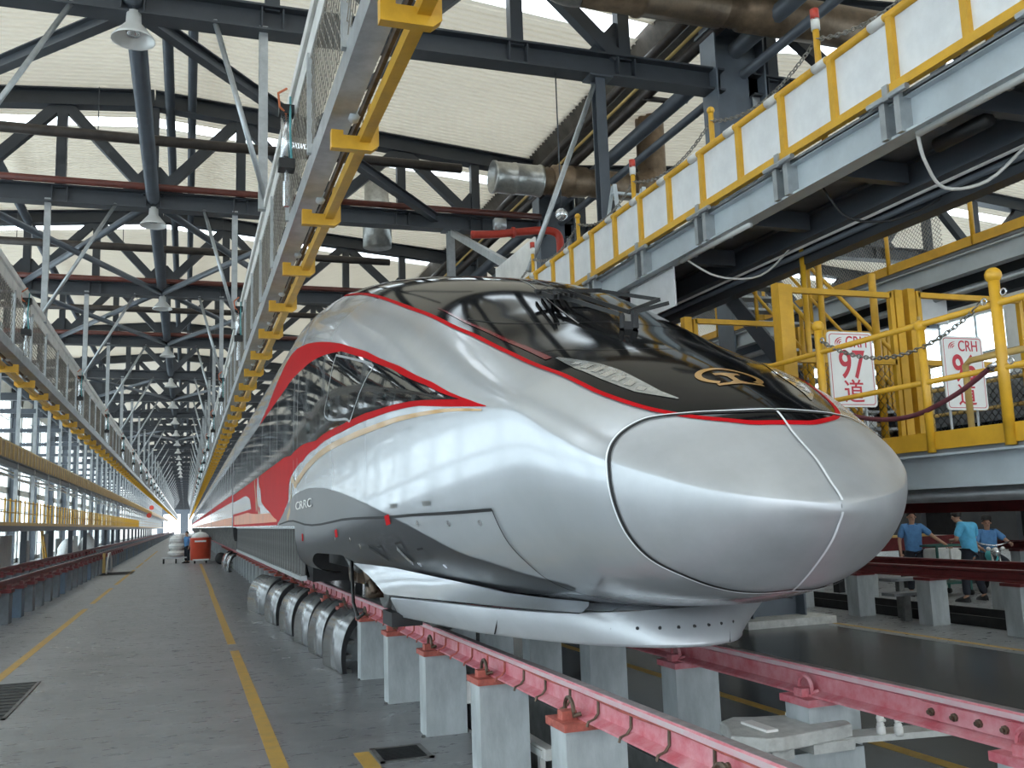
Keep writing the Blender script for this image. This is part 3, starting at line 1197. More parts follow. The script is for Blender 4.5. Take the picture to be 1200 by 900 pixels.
# body shell
fLOW = itp([(8.0, 1.32), (8.3, 1.44), (8.9, 1.54), (9.4, 1.61), (10.6, 1.60), (11.2, 1.50), (11.45, 1.36), (11.6, 1.33), (12.1, 1.33), (12.3, 1.45), (12.45, 1.88), (60, 1.90)])
ys = [Y0T + (0.012 * i) ** 2 * 1.0 for i in range(0, 20)]
q = .24
while Y0T + q * q < 7.6:
    ys.append(Y0T + q * q)
    q += .022
y = 7.65
while y < 12.6:
    ys.append(y)
    y += .07
while y < 15:
    ys.append(y)
    y += .25
ys += [16, 18, 20, 23, 26, CAR_END]
NPH = 84
P = []
for y in ys:
    pm = -PI / 2 if y < 8.0 else phi_z(y, fLOW(y))
    row = []
    for j in range(NPH + 1):
        t = j / NPH
        row.append(SP(y, pm + (PI / 2 - pm) * t, -1))
    for j in range(NPH - 1, -1, -1):
        t = j / NPH
        row.append(SP(y, pm + (PI / 2 - pm) * t, 1))
    P.append(row)
body = MB().grid(P)
o = body.build('body_shell', M['silver'], train, True)
fix_normals(o)
mb = MB()
mb.add([SP(CAR_END, -.5 + (PI / 2 + .5) * j / 24, -1) for j in range(25)] + [SP(CAR_END, PI / 2 - (PI / 2 + .5) * j / 24, 1) for j in range(1, 25)], [tuple(range(49))])
mb.build('end_wall', M['under'], train)

# nose hatch cover
yh = lin([(-1.571, 4.26), (-1.436, 4.30), (-1.22, 4.33), (-1.0, 4.36), (-.83, 4.39), (-.67, 4.45), (-.51, 4.46), (-.32, 4.46), (-.14, 4.46), (.048, 4.46), (.244, 4.48), (.42, 4.51), (.607, 4.52), (.733, 4.50), (.964, 4.40), (1.204, 4.32), (1.571, 4.29)])
P = []
for j in range(61):
    ph = -PI / 2 + PI * j / 60
    qe = math.sqrt(yh(ph) - Y0T)
    P.append([SP(Y0T + max(.003, qe * (i / 30)) ** 2, ph, -1, .004) for i in range(31)])
o = MB().grid(P).build('nose_hatch', M['hatch'], train, True)
P2 = [[Vector((2 * TXC - p.x, p.y, p.z)) for p in row] for row in P]
o2 = MB().grid(P2).build('nose_hatch', M['hatch'], train, True)
hp = [(yh(ph), ph) for ph in [-1.571, -1.3, -1.1, -.9, -.7, -.5, -.3, -.14, .05, .2, .35, .5, .65, .75, .9, 1.1, 1.3, 1.571]]
for sd, parent_o in ((-1, o), (1, o2)):
    ribbon(hp, .018, .010, sd, 5).build('hatch_seam', M['seam'], parent_o)
    ribbon([(a + .014, b) for a, b in hp], .009, .011, sd, 5).build('hatch_sealant', M['seam_white'], parent_o)
mb = MB()
ribbon([(4.29 - .47 * t, 1.5707) for t in [0, .2, .4, .6, .8, .9, .97, 1]], .014, .012, -1, 6, mb)
ribbon([(3.822 + .44 * t, -1.5707) for t in [0, .03, .1, .2, .4, .6, .8, 1]], .014, .012, -1, 6, mb)
mb.build('centre_seam', M['seam_white'], o)

# black nose glass
EDGE = [(4.222, 1.571), (4.227, 1.40), (4.25, 1.20), (4.315, 1.03), (4.41, .90), (4.56, .805), (4.76, .742), (4.95, .71), (5.20, .705), (5.55, .735), (5.95, .785), (6.48, .82), (7.13, .825), (8.08, .855), (9.41, .938), (11.2, 1.056), (12.0, 1.28), (12.4, 1.571)]
ed = lin(EDGE)
for sd in (-1, 1):
    P = []
    for i in range(121):
        t = i / 120
        y = 4.223 + (12.38 - 4.223) * (t ** 1.6)
        a = ed(y)
        P.append([SP(y, a + (PI / 2 - a) * j / 30, sd, .006) for j in range(31)])
    g = MB().grid(P).build('nose_glass', M['black_glass'], train, True)
    ribbon([(a, b) for a, b in EDGE], .035, .008, sd, 6).build('red_trim', M['red'], g)
    # headlight
    lo = lin([(4.56, 1.0), (4.76, .868), (5.02, .822), (5.25, .812), (5.53, .868)])
    hi = lin([(4.56, 1.01), (4.69, .985), (4.83, .985), (5.03, .985), (5.23, .955), (5.53, .885)])
    h = band(4.57, 5.52, lo, hi, 24, 6, .010, sd).build('headlight', M['lamp_glass'], train, True)
    mb = MB()
    for i in range(7):
        y = 4.76 + i * .09
        pa, pb = lo(y) + .03, hi(y) - .045
        if pb - pa > .01:
            ribbon([(y, pa), (y + .01, (pa + pb) / 2), (y + .02, pb)], .05, .013, sd, 3, mb)
    mb.build('lamp_cell', M['chrome'], h)
    # second red accent inside the glass
    mb = ribbon([(5.55, .84), (5.9, .88), (6.4, .90), (6.9, .90), (7.5, .91)], .05, .010, sd, 6, w1=.012)
    mb.build('red_accent', M['dark_red'], g)
# windscreen joints and the pillar
mb = MB()
ribbon([(6.20, 1.36), (6.7, 1.42), (7.3, 1.48), (7.95, 1.535)], .012, .010, -1, 6, mb)
mb.build('windscreen_joint', M['galv'], train)
mb = MB()
ribbon([(6.22, 1.571), (6.23, 1.36), (6.30, 1.2), (6.55, 1.02), (6.9, .93)], .012, .009, -1, 6, mb)
ribbon([(6.22, 1.571), (6.23, 1.36), (6.30, 1.2), (6.55, 1.02), (6.9, .93)], .012, .009, 1, 6, mb)
ribbon([(5.35, 1.571), (5.36, 1.36), (5.45, 1.15), (5.66, .98), (5.75, .86)], .010, .009, -1, 6, mb)
mb.build('glass_joint', M['seam'], train)

# gold railway emblem on the nose glass
emb = MB()


def EP(u, v):
    """emblem coordinates: u across, v up the nose (metres from its centre)"""
    y = 4.735 + v * .80
    dx = u
    return (y, phi_x(y, abs(dx)), -1 if dx <= 0 else 1)


def emb_poly(pts_rows):
    rows = []
    for row in pts_rows:
        rows.append([SP(*EP(u, v), .010) for u, v in row])
    emb.grid(rows)


rows = []
for i in range(41):
    a = math.radians(-52 + (284) * i / 40)
    rows.append([(.215 * math.cos(a), .165 * math.sin(a)), (.172 * math.cos(a), .125 * math.sin(a))])
emb_poly(rows)
emb_poly([[(-.085 + .17 * i / 8, .055), (-.085 + .17 * i / 8, .015)] for i in range(9)])
emb_poly([[(-.05 - .0 + .10 * i / 6, .015), (-.022 + .044 * i / 6, -.02)] for i in range(7)])
emb_poly([[(-.022 + .044 * i / 6, -.02), (-.022 + .044 * i / 6, -.10)] for i in range(7)])
emb_poly([[(-.022 + .044 * i / 6, -.10), (-.06 + .12 * i / 6, -.13)] for i in range(7)])
emb_poly([[(-.15 + .30 * i / 10, -.13), (-.15 + .30 * i / 10, -.165)] for i in range(11)])
emb.build('emblem', M['gold'], train)

# wiper gear
wb = (2.98, 6.03)
w = MB()
zt_ = fZT(math.sqrt(6.03 - Y0T))
w.box(2.96, 3.03, 5.99, 6.04, zt_ - .02, zt_ + .05)
w.lathe([(.02, 0), (.02, .09), (.012, .11)], (2.95, 6.0, zt_), 'Z', 10)
w.lathe([(.028, 0), (.028, .11), (.015, .13)], (3.05, 6.0, zt_), 'Z', 10)
wip = w.build('wiper_base', M['under'], train)
w = MB()
a0 = (2.96, 6.05, zt_ + .12)
for (p, q_) in (((2.96, 6.05, zt_ + .11), (2.72, 6.75, zt_ + .42)), ((3.04, 6.05, zt_ + .13), (2.90, 6.85, zt_ + .47)), ((3.02, 6.03, zt_ + .13), (3.42, 6.30, zt_ + .30)), ((3.02, 5.97, zt_ + .11), (3.44, 6.20, zt_ + .25)),
                ((3.42, 6.30, zt_ + .30), (3.20, 6.95, zt_ + .52)), ((2.60, 6.82, zt_ + .45), (3.25, 6.98, zt_ + .53)), ((2.66, 6.55, zt_ + .38), (2.84, 7.05, zt_ + .50))):
    w.bar(p, q_, .022, .03)
w.build('wiper_arm', M['black'], wip)
w = MB()
for i in range(5):
    w.bar((2.62 + .07 * i, 6.50 + .06 * i, zt_ + .33 + .02 * i), (2.68 + .07 * i, 7.0 + .05 * i, zt_ + .50 + .018 * i), .016, .04)
w.build('wiper_blade', M['black'], wip)

# side glass band with red surround
TUP = [(5.53, .113), (5.79, .192), (6.43, .319), (7.27, .406), (8.42, .471), (9.51, .484), (10.24, .480), (11.4, .476), (12.92, .497), (14.35, .48), (15.7, .40), (17.0, .30), (19.0, .235), (CAR_END, .235)]
TLO = [(5.53, .10), (6.0, .109), (6.62, .127), (7.32, .122), (7.96, .109), (9.0, .070), (10.46, .026)]
BUP = [(5.91, .188), (6.55, .288), (7.46, .380), (8.35, .428), (9.41, .436), (10.54, .375), (11.77, .301), (13.65, .231), (19.0, .232), (CAR_END, .232)]
BLO = [(5.91, .188), (6.48, .170), (7.22, .157), (7.99, .140), (9.0, .092), (10.5, .039), (12.88, .0135), (17.2, .0135), (CAR_END, .0135)]
for y, z in ((11.6, 2.68), (12.6, 2.60), (13.2, 2.40), (13.8, 2.14), (14.4, 1.95), (14.8, 1.92), (CAR_END, 1.92)):
    TLO.append((y, phi_z(y, z)))
tup, tlo, bup, blo = lin(TUP), lin(TLO), lin(BUP), lin(BLO)
for sd in (-1, 1):
    rs = band(5.53, CAR_END, tlo, tup, 200, 12, .004, sd).build('red_stripe', M['red'], train, True)
    wbd = band(5.91, CAR_END, blo, bup, 180, 12, .008, sd).build('side_glass_band', M['window'], train, True)
    # cab side window outline
    fr = [(8.10, .34), (8.12, .40), (9.44, .405), (9.62, .384), (9.75, .20), (9.85, .11), (8.80, .115), (8.52, .125), (8.10, .34)]
    ribbon(fr, .022, .011, sd, 4).build('window_frame', M['galv'], wbd)
    # gold line
    gl = [(5.57, .048), (6.0, .074), (6.6, .065), (7.19, .070), (7.96, .066), (9.0, .044), (10.5, .013)] + [(y, phi_z(y, z)) for y, z in ((11.5, 2.55), (12.3, 2.43), (12.9, 2.22), (13.4, 2.0))]
    ribbon(gl, .012, .005, sd, 6, w1=.11).build('gold_stripe', M['gold'], train, True)
    # swoosh further along
    mb = MB()
    ribbon([(19.2, phi_z(19.2, 2.80)), (18.9, phi_z(18.9, 2.55)), (18.3, phi_z(18.3, 2.3)), (17.2, phi_z(17.2, 2.12)), (16.0, phi_z(16.0, 2.05))], .55, .007, sd, 6, mb, w1=.12)
    mb.build('silver_swoosh', M['silver'], train, True)
    mb = MB()
    ribbon([(20.0, phi_z(20, 2.80)), (19.6, phi_z(19.6, 2.5)), (19.0, phi_z(19., 2.25)), (17.8, phi_z(17.8, 2.08))], .18, .009, sd, 6, mb, w1=.05)
    mb.build('gold_swoosh', M['gold'], train, True)
    mb = MB()
    f0 = lin([(14.9, phi_z(15, 1.97)), (28.5, phi_z(28, 1.97))])
    f1 = lin([(14.9, phi_z(15, 2.0)), (16, phi_z(16, 2.12)), (22, phi_z(22, 2.22)), (28.5, phi_z(28, 2.20))])
    band(14.9, 28.5, f0, f1, 30, 4, .010, sd).build('orange_stripe', M['orange'], train, True)
    band(21.0, CAR_END, lin([(21, phi_z(21, 2.28)), (60, phi_z(30, 2.28))]), lin([(21, phi_z(21, 2.30)), (23, phi_z(23, 2.62)), (60, phi_z(30, 2.66))]), 20, 4, .009, sd).build('silver_panel', M['silver'], train, True)
    # vertical window joints on the glass band and door edge lines
    mb = MB()
    for y in (12.1, 12.5, 14.9, 16.2, 18.0, 20.3, 22.6, 24.9, 27.2):
        ribbon([(y, blo(y)), (y, (blo(y) + bup(y)) / 2), (y, bup(y))], .022, .012, sd, 3, mb)
    for y in (12.1, 12.5):
        ribbon([(y, phi_z(y, 2.1)), (y, phi_z(y, 2.4)), (y, phi_z(y, 2.75))], .016, .012, sd, 3, mb)
    mb.build('door_strip', M['galv'], wbd)

    # dark grey lower zone
    guz = itp([(5.47, 1.50), (5.77, 1.56), (6.0, 1.62), (6.33, 1.69), (6.72, 1.81), (7.41, 1.97), (8.29, 2.11), (9.41, 2.24), (10.2, 2.30), (11.2, 2.33), (12.2, 2.31), (13.0, 2.24), (13.7, 2.12), (14.4, 2.0), (14.9, 1.93)])

    def gu(y):
        return phi_z(y, guz(y))

    def gl_(y):
        if y < 8.0:
            return float(np.interp(y, [5.47, 6.24, 6.9, 7.6, 8.0], [-1.05, -1.156, -.969, -.80, -.74]))
        if y < 8.95:
            return max(phi_z(y, fLOW(y)) + .005, phi_z(y, 1.545))
        if y > 12.4:
            return phi_z(y, min(1.92, fLOW(y) + .02))
        return phi_z(y, fLOW(y)) + .003
    band(5.48, 14.85, gl_, gu, 170, 10, .005, sd).build('grey_lower_zone', M['grey_paint'], train, True)

    # panel joints on the flank
    mb = MB()
    ribbon([(14.5, phi_z(14.5, 1.93)), (12, phi_z(12, 1.945)), (9, phi_z(9, 1.95)), (7.11, -.284), (6.31, -.353), (5.62, -.401)], .022, .009, sd, 5, mb)
    ribbon([(5.62, -.401), (5.62, -.493), (5.62, -.615), (5.59, -.768), (5.57, -.956), (5.47, -1.121), (5.30, -1.25)], .012, .009, sd, 5, mb)
    mb.build('panel_joint', M['seam'], train)
    # latches and bolts
    for i, (y, ph, w_, h_) in enumerate(((7.85, -.50, .10, .05), (7.35, -.56, .14, .10), (6.95, -.60, .12, .05))):
        s = band(y - w_ / 2, y + w_ / 2, lambda q: ph - h_, lambda q: ph + h_, 4, 3, .010, sd)
        c = s.build('flap', M['grey_paint'], train)
        ribbon([(y - w_ / 2, ph + h_), (y + w_ / 2, ph + h_)], .018, .013, sd, 3).build('flap_gap', M['seam'], c)
    s = MB()
    ribbon([(7.42, -.50), (7.36, -.58), (7.30, -.68)], .05, .016, sd, 4, s)
    s.build('latch_handle', M['chrome'], train)
    s = MB()
    ribbon([(8.15, -.42), (7.95, -.52), (7.8, -.60)], .035, .014, sd, 4, s)
    s.build('latch_slot', M['seam'], train)
    for (y, ph) in ((6.80, -.367), (6.27, -.419), (5.83, -.458), (8.45, -.40), (8.74, -.305), (9.4, -.24), (7.2, -.70), (6.75, -.74)):
        b = MB()
        p = SP(y, ph, sd, .004)
        nrm = SN(y, ph, sd)
        b.tube([p, p + nrm * .006], .022, 10)
        b.build('bolt_head', M['chrome'], train)
    for (y, ph) in ((7.43, -.27), (9.3, -.20), (11.6, -.12)):
        band(y - .06, y + .06, lambda q: ph - .035, lambda q: ph + .03, 2, 2, .012, sd).build('red_marker', M['red'], train)
    for y in (6.55, 7.25):
        band(y - .07, y + .07, lambda q: phi_z(q, 2.02), lambda q: phi_z(q, 2.055), 2, 1, .006, sd).build('stencil_plate', M['under_grey'], train)

# maker lettering on the grey zone
def text_obj(name, s, size, material, matx, parent, extrude=.002, offs=0., align='CENTER'):
    cu = bpy.data.curves.new(name, 'FONT')
    cu.body = s
    cu.size = size
    cu.extrude = extrude
    cu.align_x = align
    cu.align_y = 'CENTER'
    cu.materials.append(material)
    cu.offset = offs
    tmp = bpy.data.objects.new(name, cu)
    me = bpy.data.meshes.new_from_object(tmp)
    bpy.data.objects.remove(tmp)
    o = bpy.data.objects.new(name, me)
    COL.objects.link(o)
    if parent is not None:
        o.parent = parent
        loc = parent['_loc']
        matx = Matrix.Translation(-Vector(loc)) @ matx
    o.matrix_local = matx
    return o


# text on the left flank: reads towards -y as seen from outside (x < body)
mt = Matrix(((.07, 0, -1, 1.316), (-4.2, 0, 0, 11.5), (0, 1, 0, 2.15), (0, 0, 0, 1)))
text_obj('lettering', 'CRRC', .14, M['sign'], mt, train)

# side skirt and snow plough
for sd in (-1, 1):
    def MX(x):
        return x if sd < 0 else 2 * TXC - x
    top = [(1.47, 8.85, 1.55), (1.53, 8.3, 1.55), (1.62, 7.7, 1.54), (1.80, 7.15, 1.49), (1.93, 6.75, 1.455), (2.10, 6.3, 1.405), (2.28, 5.9, 1.38), (2.42, 5.6, 1.372)]
    bot = [(1.535, 7.76, 1.335), (1.56, 7.6, 1.333), (1.62, 7.38, 1.33), (1.72, 7.06, 1.33), (1.83, 6.70, 1.33), (1.97, 6.15, 1.33), (2.10, 5.70, 1.33), (2.24, 5.34, 1.33)]
    P = []
    for a, b in zip(top, bot):
        row = []
        for j in range(7):
            t = j / 6
            bul = .035 * math.sin(PI * t)
            row.append((MX(a[0] + (b[0] - a[0]) * t + bul * .6), a[1] + (b[1] - a[1]) * t, a[2] + (b[2] - a[2]) * t))
        P.append(row)
    sk = MB().grid(P).build('side_skirt', M['silver'], train, True)
    mb = MB()
    mb.add([(MX(bot[i][0] + dx), bot[i][1] + dx * .6, 1.334 + dz) for i in range(len(bot)) for dx, dz in ((-.004, 0), (.14, 0), )],
           [(2 * i, 2 * i + 1, 2 * i + 3, 2 * i + 2) for i in range(len(bot) - 1)])
    mb.build('skirt_underside', M['seam'], train)
lowL = [(1.42, 9.05), (1.60, 8.75), (1.78, 8.26), (1.90, 7.5), (2.01, 6.80), (2.15, 6.36), (2.31, 5.95), (2.48, 5.63), (2.69, 5.36), (2.85, 5.25), (3.0, 5.215)]
uppL = [(1.43, 8.45), (1.50, 8.05), (1.58, 7.66), (1.76, 7.02), (1.95, 6.36), (2.07, 6.03), (2.20, 5.72), (2.36, 5.50), (2.58, 5.36), (2.80, 5.31), (3.0, 5.30)]
lowL = lowL[2:]
uppL = [uppL[2], (1.76, 7.05), (1.93, 6.42), (2.07, 6.03), (2.20, 5.75), (2.38, 5.55), (2.60, 5.41), (2.82, 5.34), (3.0, 5.325)]
lo_f = lowL + [(2 * TXC - x, y) for x, y in lowL[-2::-1]]
up_f = uppL + [(2 * TXC - x, y) for x, y in uppL[-2::-1]]


def catm(pts, sub):
    out = []
    n = len(pts)
    for i in range(n - 1):
        a, b, c, d = pts[max(i - 1, 0)], pts[i], pts[i + 1], pts[min(i + 2, n - 1)]
        for k in range(sub):
            t = k / sub
            out.append(tuple(.5 * (2 * b[j] + (c[j] - a[j]) * t + (2 * a[j] - 5 * b[j] + 4 * c[j] - d[j]) * t * t + (3 * b[j] - a[j] - 3 * c[j] + d[j]) * t ** 3) for j in range(len(b))))
    out.append(tuple(pts[-1]))
    return out


lo_c = catm(lo_f, 5)
up_c = catm(up_f, 5)
P = []
for a, b in zip(lo_c, up_c):
    P.append([(a[0], a[1], 1.10), (a[0] * .99 + b[0] * .01, a[1] * .99 + b[1] * .01, 1.12), (b[0], b[1], 1.318)])
pl = MB().grid(P).build('snow_plough', M['hatch'], train, True)
so = pl.modifiers.new('thick', 'SOLIDIFY')
so.thickness = .02
mb = MB()
P = [[(b[0], b[1], 1.322), (b[0] + (TXC - b[0]) * .25, b[1] + .25, 1.345)] for b in up_c]
mb.grid(P).build('plough_ledge', M['silver'], pl, True)
bl = MB()
nn = len(lo_c)
for i in range(3, nn - 3, 3):
    f = .55
    p = Vector((lo_c[i][0] * f + up_c[i][0] * (1 - f), lo_c[i][1] * f + up_c[i][1] * (1 - f), 1.22))
    tg = Vector((lo_c[i + 1][0] - lo_c[i - 1][0], lo_c[i + 1][1] - lo_c[i - 1][1], 0)).normalized()
    nrm = Vector((tg.y, -tg.x, -.15)) if True else None
    if nrm.dot(Vector((p.x - TXC, p.y - 7.5, 0))) < 0:
        nrm = -nrm
    nrm.normalize()
    b = MB()
    b.tube([p + nrm * .0, p + nrm * .022], .011, 8)
    b.build('bolt_hole', M['seam'], pl)
mb = MB()
for i in (13, 47, 67):
    if i < nn:
        a, b = lo_c[i], up_c[i]
        d = Vector((a[0] - TXC, a[1] - 7.5, 0)).normalized() * .024
        mb.bar((a[0] + d.x, a[1] + d.y, 1.105), (b[0] + d.x * .5, b[1] + d.y * .5, 1.315), .008, .004)
mb.build('plough_joint', M['seam'], pl)

# belly and running gear
mb = MB()
mb.box(1.75, 4.25, 7.6, 12.4, 1.42, 1.75)
mb.box(1.62, 4.38, 12.4, CAR_END, 1.70, 1.92)
mb.box(2.3, 3.7, 6.0, 7.7, 1.26, 1.33)
mb.build('underframe', M['under'], train)
for y in (8.75, 11.05):
    for x, s in ((XL - .0, -1), (XR + .0, 1)):
        w = MB().lathe([(.10, -.10), (.14, -.10), (.16, -.03), (.38, -.025), (.40, -.06), (.455, -.06), (.46, .05), (.49, .06), (.49, .075), (.30, .075), (.10, .06)], (x, y, ZR + .46), 'X', 28)
        if s > 0:
            w.v = [(2 * x - a, b, c) for a, b, c in w.v]
        w.build('wheel', M['under_grey'], train, True)
    MB().tube([(XL - .2, y, ZR + .46), (XR + .2, y, ZR + .46)], .10, 12).build('axle', M['under_grey'], train, True)
    a = MB().box(XL - .40, XL - .12, y - .2, y + .2, ZR + .32, ZR + .62)
    a.lathe([(.13, -.05), (.13, .0), (.05, .02)], (XL - .40, y, ZR + .46), 'X', 14)
    a.build('axle_box', M['brown_metal'], train)
fr = MB().box(XL - .36, XL - .12, 8.3, 11.5, ZR + .50, ZR + .70).box(XR + .12, XR + .36, 8.3, 11.5, ZR + .5, ZR + .7).box(XL - .3, XR + .3, 9.6, 10.2, ZR + .45, ZR + .72)
fr.build('bogie_frame', M['brown_metal'], train)
d = MB().tube([(1.68, 9.55, 1.62), (1.68, 9.1, 1.36)], .05, 12).tube([(1.68, 9.1, 1.36), (1.68, 8.95, 1.27)], .03, 10)
d.build('damper', M['brown_metal'], train, True)
d = MB().tube([(1.66, 10.4, 1.60), (1.66, 10.0, 1.50), (1.66, 9.6, 1.46)], .05, 12).lathe([(.06, -.02), (.06, .02)], (1.66, 9.9, 1.485), 'Y', 12)
d.build('yaw_damper', M['under_grey'], train, True)
d = MB().tube([(1.72, 9.25, 1.64), (1.72, 9.2, 1.28)], .05, 12).box(1.66, 1.80, 9.1, 9.3, 1.20, 1.30)
d.build('vertical_damper', M['brown_metal'], train, True)
d = MB().box(1.68, 1.95, 8.15, 8.55, 1.02, 1.14).box(1.75, 1.9, 8.2, 8.5, 1.14, 1.45)
d.build('guard_iron', M['under'], train)
d = MB().tube([(1.58, 9.6, 1.55), (1.55, 9.35, 1.15), (1.55, 9.1, 1.02), (1.57, 8.9, 1.08)], .016, 8)
d.build('brake_hose', M['black'], train, True)
# opened underfloor: vertical ribs and boxes
k = 0
y = 12.6
bar0 = MB().box(1.42, 1.47, y, y + .05, 1.22, 1.90).build('frame_bar', M['under_grey'], train)
while y < CAR_END - .8:
    y += .36
    copy_part(bar0, (0, y - 12.6, 0))
MB().box(1.40, 1.48, 12.5, CAR_END - .3, 1.20, 1.26).build('lower_frame_rail', M['galv'], train)
MB().box(1.40, 1.48, 12.5, CAR_END - .3, 1.86, 1.92).build('upper_frame_rail', M['galv'], train)
for (a, b, z0, mt_) in ((13.0, 14.4, 1.15, 'under'), (14.8, 17.2, 1.12, 'under_grey'), (17.5, 19.2, 1.2, 'under'), (19.5, 22.3, 1.12, 'under_grey'), (22.6, 25.4, 1.15, 'under'), (25.7, 28.8, 1.12, 'under_grey')):
    MB().box(1.62, 4.38, a, b, z0, 1.75).build('underfloor_box', M[mt_], train)
d = MB()
for y in (13.2, 13.5, 13.7, 14.1):
    d.tube([(1.55, y, 1.85), (1.52, y + .05, 1.5), (1.58, y + .02, 1.2)], .022, 6)
d.build('underfloor_hose', M['black'], train, True)

# following cars
car = None
P = []
for k in range(9):
    ya = CAR_END + .7 + k * 25.3
    yb = ya + 24.6
    lab = '%s silver coach behind the leading car, with black window band' % ['first', 'second', 'third', 'fourth', 'fifth', 'sixth', 'seventh', 'eighth', 'ninth'][k]
    if car is not None:
        dup(car, (0, k * 25.3, 0), lab)
        continue
    car = thing('train_car', lab, 'train', (TXC, ya, ZR))
    sec = [S0(30, phi_z(30, 1.9) + (PI / 2 - phi_z(30, 1.9)) * j / 40, -1) for j in range(41)] + [S0(30, PI / 2 - (PI / 2 - phi_z(30, 1.9)) * j / 40, 1) for j in range(1, 41)]
    mb = MB()
    mb.grid([[(p.x, yy, p.z) for p in sec] for yy in (ya, (ya + yb) / 2, yb)])
    mb.add([(p.x, ya, p.z) for p in sec], [tuple(range(len(sec)))])
    mb.add([(p.x, yb, p.z) for p in sec], [tuple(range(len(sec)))])
    o = mb.build('body_shell', M['silver'], car, True)
    fix_normals(o)
    for sd in (-1, 1):
        def sg(z0, z1, off, y0=ya + .1, y1=yb - .1):
            mb = MB()
            P = []
            for yy in (y0, y1):
                P.append([SP(30, phi_z(30, z0) + (phi_z(30, z1) - phi_z(30, z0)) * j / 10, sd, off) for j in range(11)])
                for p in P[-1]:
                    p.y = yy
            return mb.grid(P)
        wb_ = sg(2.90, 3.86, .008).build('side_glass_band', M['window'], car, True)
        mb = MB()
        for i in range(11):
            yy = ya + 1.2 + i * 2.2
            mb.bar((SP(30, phi_z(30, 2.9), sd, .012).x, yy, 2.9), (SP(30, phi_z(30, 3.86), sd, .012).x, yy, 3.86), .03, .012, up=(1, 0, 0))
        mb.build('window_joint', M['galv'], wb_)
        sg(1.94, 2.20, .006).build('orange_stripe', M['orange'], car, True)
        sg(2.66, 2.88, .006).build('red_stripe', M['red'], car, True)
    rb = MB()
    y = ya + .3
    while y < yb - .3:
        rb.box(1.42, 1.47, y, y + .05, 1.2, 1.9)
        y += .45
    stuff(rb.build('underfloor_frame', M['under_grey'], car))
    MB().box(1.62, 4.38, ya + .4, yb - .4, 1.12, 1.9).build('underframe', M['under'], car)
    for y in (ya + 2.2, ya + 4.7, yb - 4.7, yb - 2.2):
        for x in (XL, XR):
            MB().lathe([(.10, -.06), (.46, -.06), (.46, .05), (.49, .07), (.1, .07)], (x, y, ZR + .46), 'X', 16).build('wheel', M['under_grey'], car, True)

# removed skirt panels standing under the train edge
def skirt_panel(x, y, wy, label, tilt=0., rot=math.radians(7)):
    t = thing('skirt_panel', label, 'panel', (x, y, 0))
    prof = [(-.36, .0), (-.375, .18), (-.36, .36), (-.31, .53), (-.23, .66), (-.12, .75), (-.02, .79)]
    def PT(p, yy, k=0.):
        cx, cz = .0, .05
        s = 1 - k
        return (x + cx + (p[0] - cx) * s + tilt * yy, y + yy, cz + (p[1] - cz) * s if p[1] > .001 else .0)
    P = [[PT(p, yy) for p in catm(prof, 3)] for yy in (-wy / 2, 0, wy / 2)]
    o = MB().grid(P).build('outer_skin', M['panel_dark'], t, True)
    so = o.modifiers.new('thick', 'SOLIDIFY')
    so.thickness = .02
    for yy in (-wy / 2 + .01, wy / 2 - .01):
        mb = MB()
        cp = catm(prof, 3)
        vs_ = [PT(p, yy) for p in cp] + [PT(p, yy, .16) for p in cp]
        n = len(cp)
        mb.add(vs_, [(i, i + 1, n + i + 1, n + i) for i in range(n - 1)])
        r_ = mb.build('end_flange', M['under'], t)
        sl = r_.modifiers.new('thick', 'SOLIDIFY')
        sl.thickness = .02
    MB().grid([[PT(p, yy, .10) for p in catm(prof, 3)] for yy in (-wy / 2 + .02, wy / 2 - .02)]).build('inner_skin', M['under'], t, True)
    mb = MB()
    for z in (.0, .18, .36):
        xx = x - .33 + (.0 if z < .3 else .04)
        mb.box(xx + .02, xx + .10, y - wy / 2 + .03, y + wy / 2 - .03, z, z + .05)
    mb.build('inner_rib', M['under_grey'], t)
    t.rotation_euler = (0, 0, rot)
    return t


pan = [(13.0, .95, 1.86), (14.5, .85, 1.83), (15.9, .95, 1.78), (17.6, 1.0, 1.70), (19.6, 1.1, 1.60), (22.2, 2.0, 1.50)]
for k, (y, wy, xc) in enumerate(pan):
    skirt_panel(xc + .36, y, wy, '%s curved grey skirt panel from the camera, standing under the train edge' % ORD[k])
skirt_panel(2.05, 43.0, 1.0, 'curved skirt panel standing far along the train, nearer of the distant two')
skirt_panel(2.05, 47.0, 1.0, 'curved skirt panel standing far along the train, farther of the distant two')
t = thing('roll', 'dark round roll lying at the foot of the train far behind the red bin', 'roll', (1.75, 52, .3))
MB().lathe([(.12, -.4), (.3, -.4), (.3, .4), (.12, .4)], (1.75, 52, .3), 'Y', 16).build('drum', M['black'], t, True)


# ------------------------------------------------------------------ right side: raised walkway with white flap panels
def chain(p0, p1, sag, name, label, links=40, parent=None, mat_=None):
    p0, p1 = Vector(p0), Vector(p1)
    mb = MB()
    pts = []
    for i in range(links + 1):
        t = i / links
        p = p0.lerp(p1, t)
        p.z -= sag * 4 * t * (1 - t)
        pts.append(p)
    for i in range(links):
        a, b = pts[i], pts[i + 1]
        c = (a + b) / 2
        d = (b - a).normalized()
        L_ = (b - a).length * .72
        s = d.cross(Vector((0, 0, 1))).normalized()
        u = s.cross(d)
        w = s if i % 2 else u
        ring = []
        for k in range(8):
            an = 2 * PI * k / 8
            ring.append(c + d * (L_ * math.cos(an)) + w * (L_ * .5 * math.sin(an)))
        mb.tube(ring + [ring[0]], .0055, 5, False)
    if parent is None:
        t = thing(name, label, 'chain', tuple(p0))
        stuff(mb.build('chain_links', mat_ or M['chain'], t))
        return t
    return stuff(mb.build('chain_links', mat_ or M['chain'], parent))


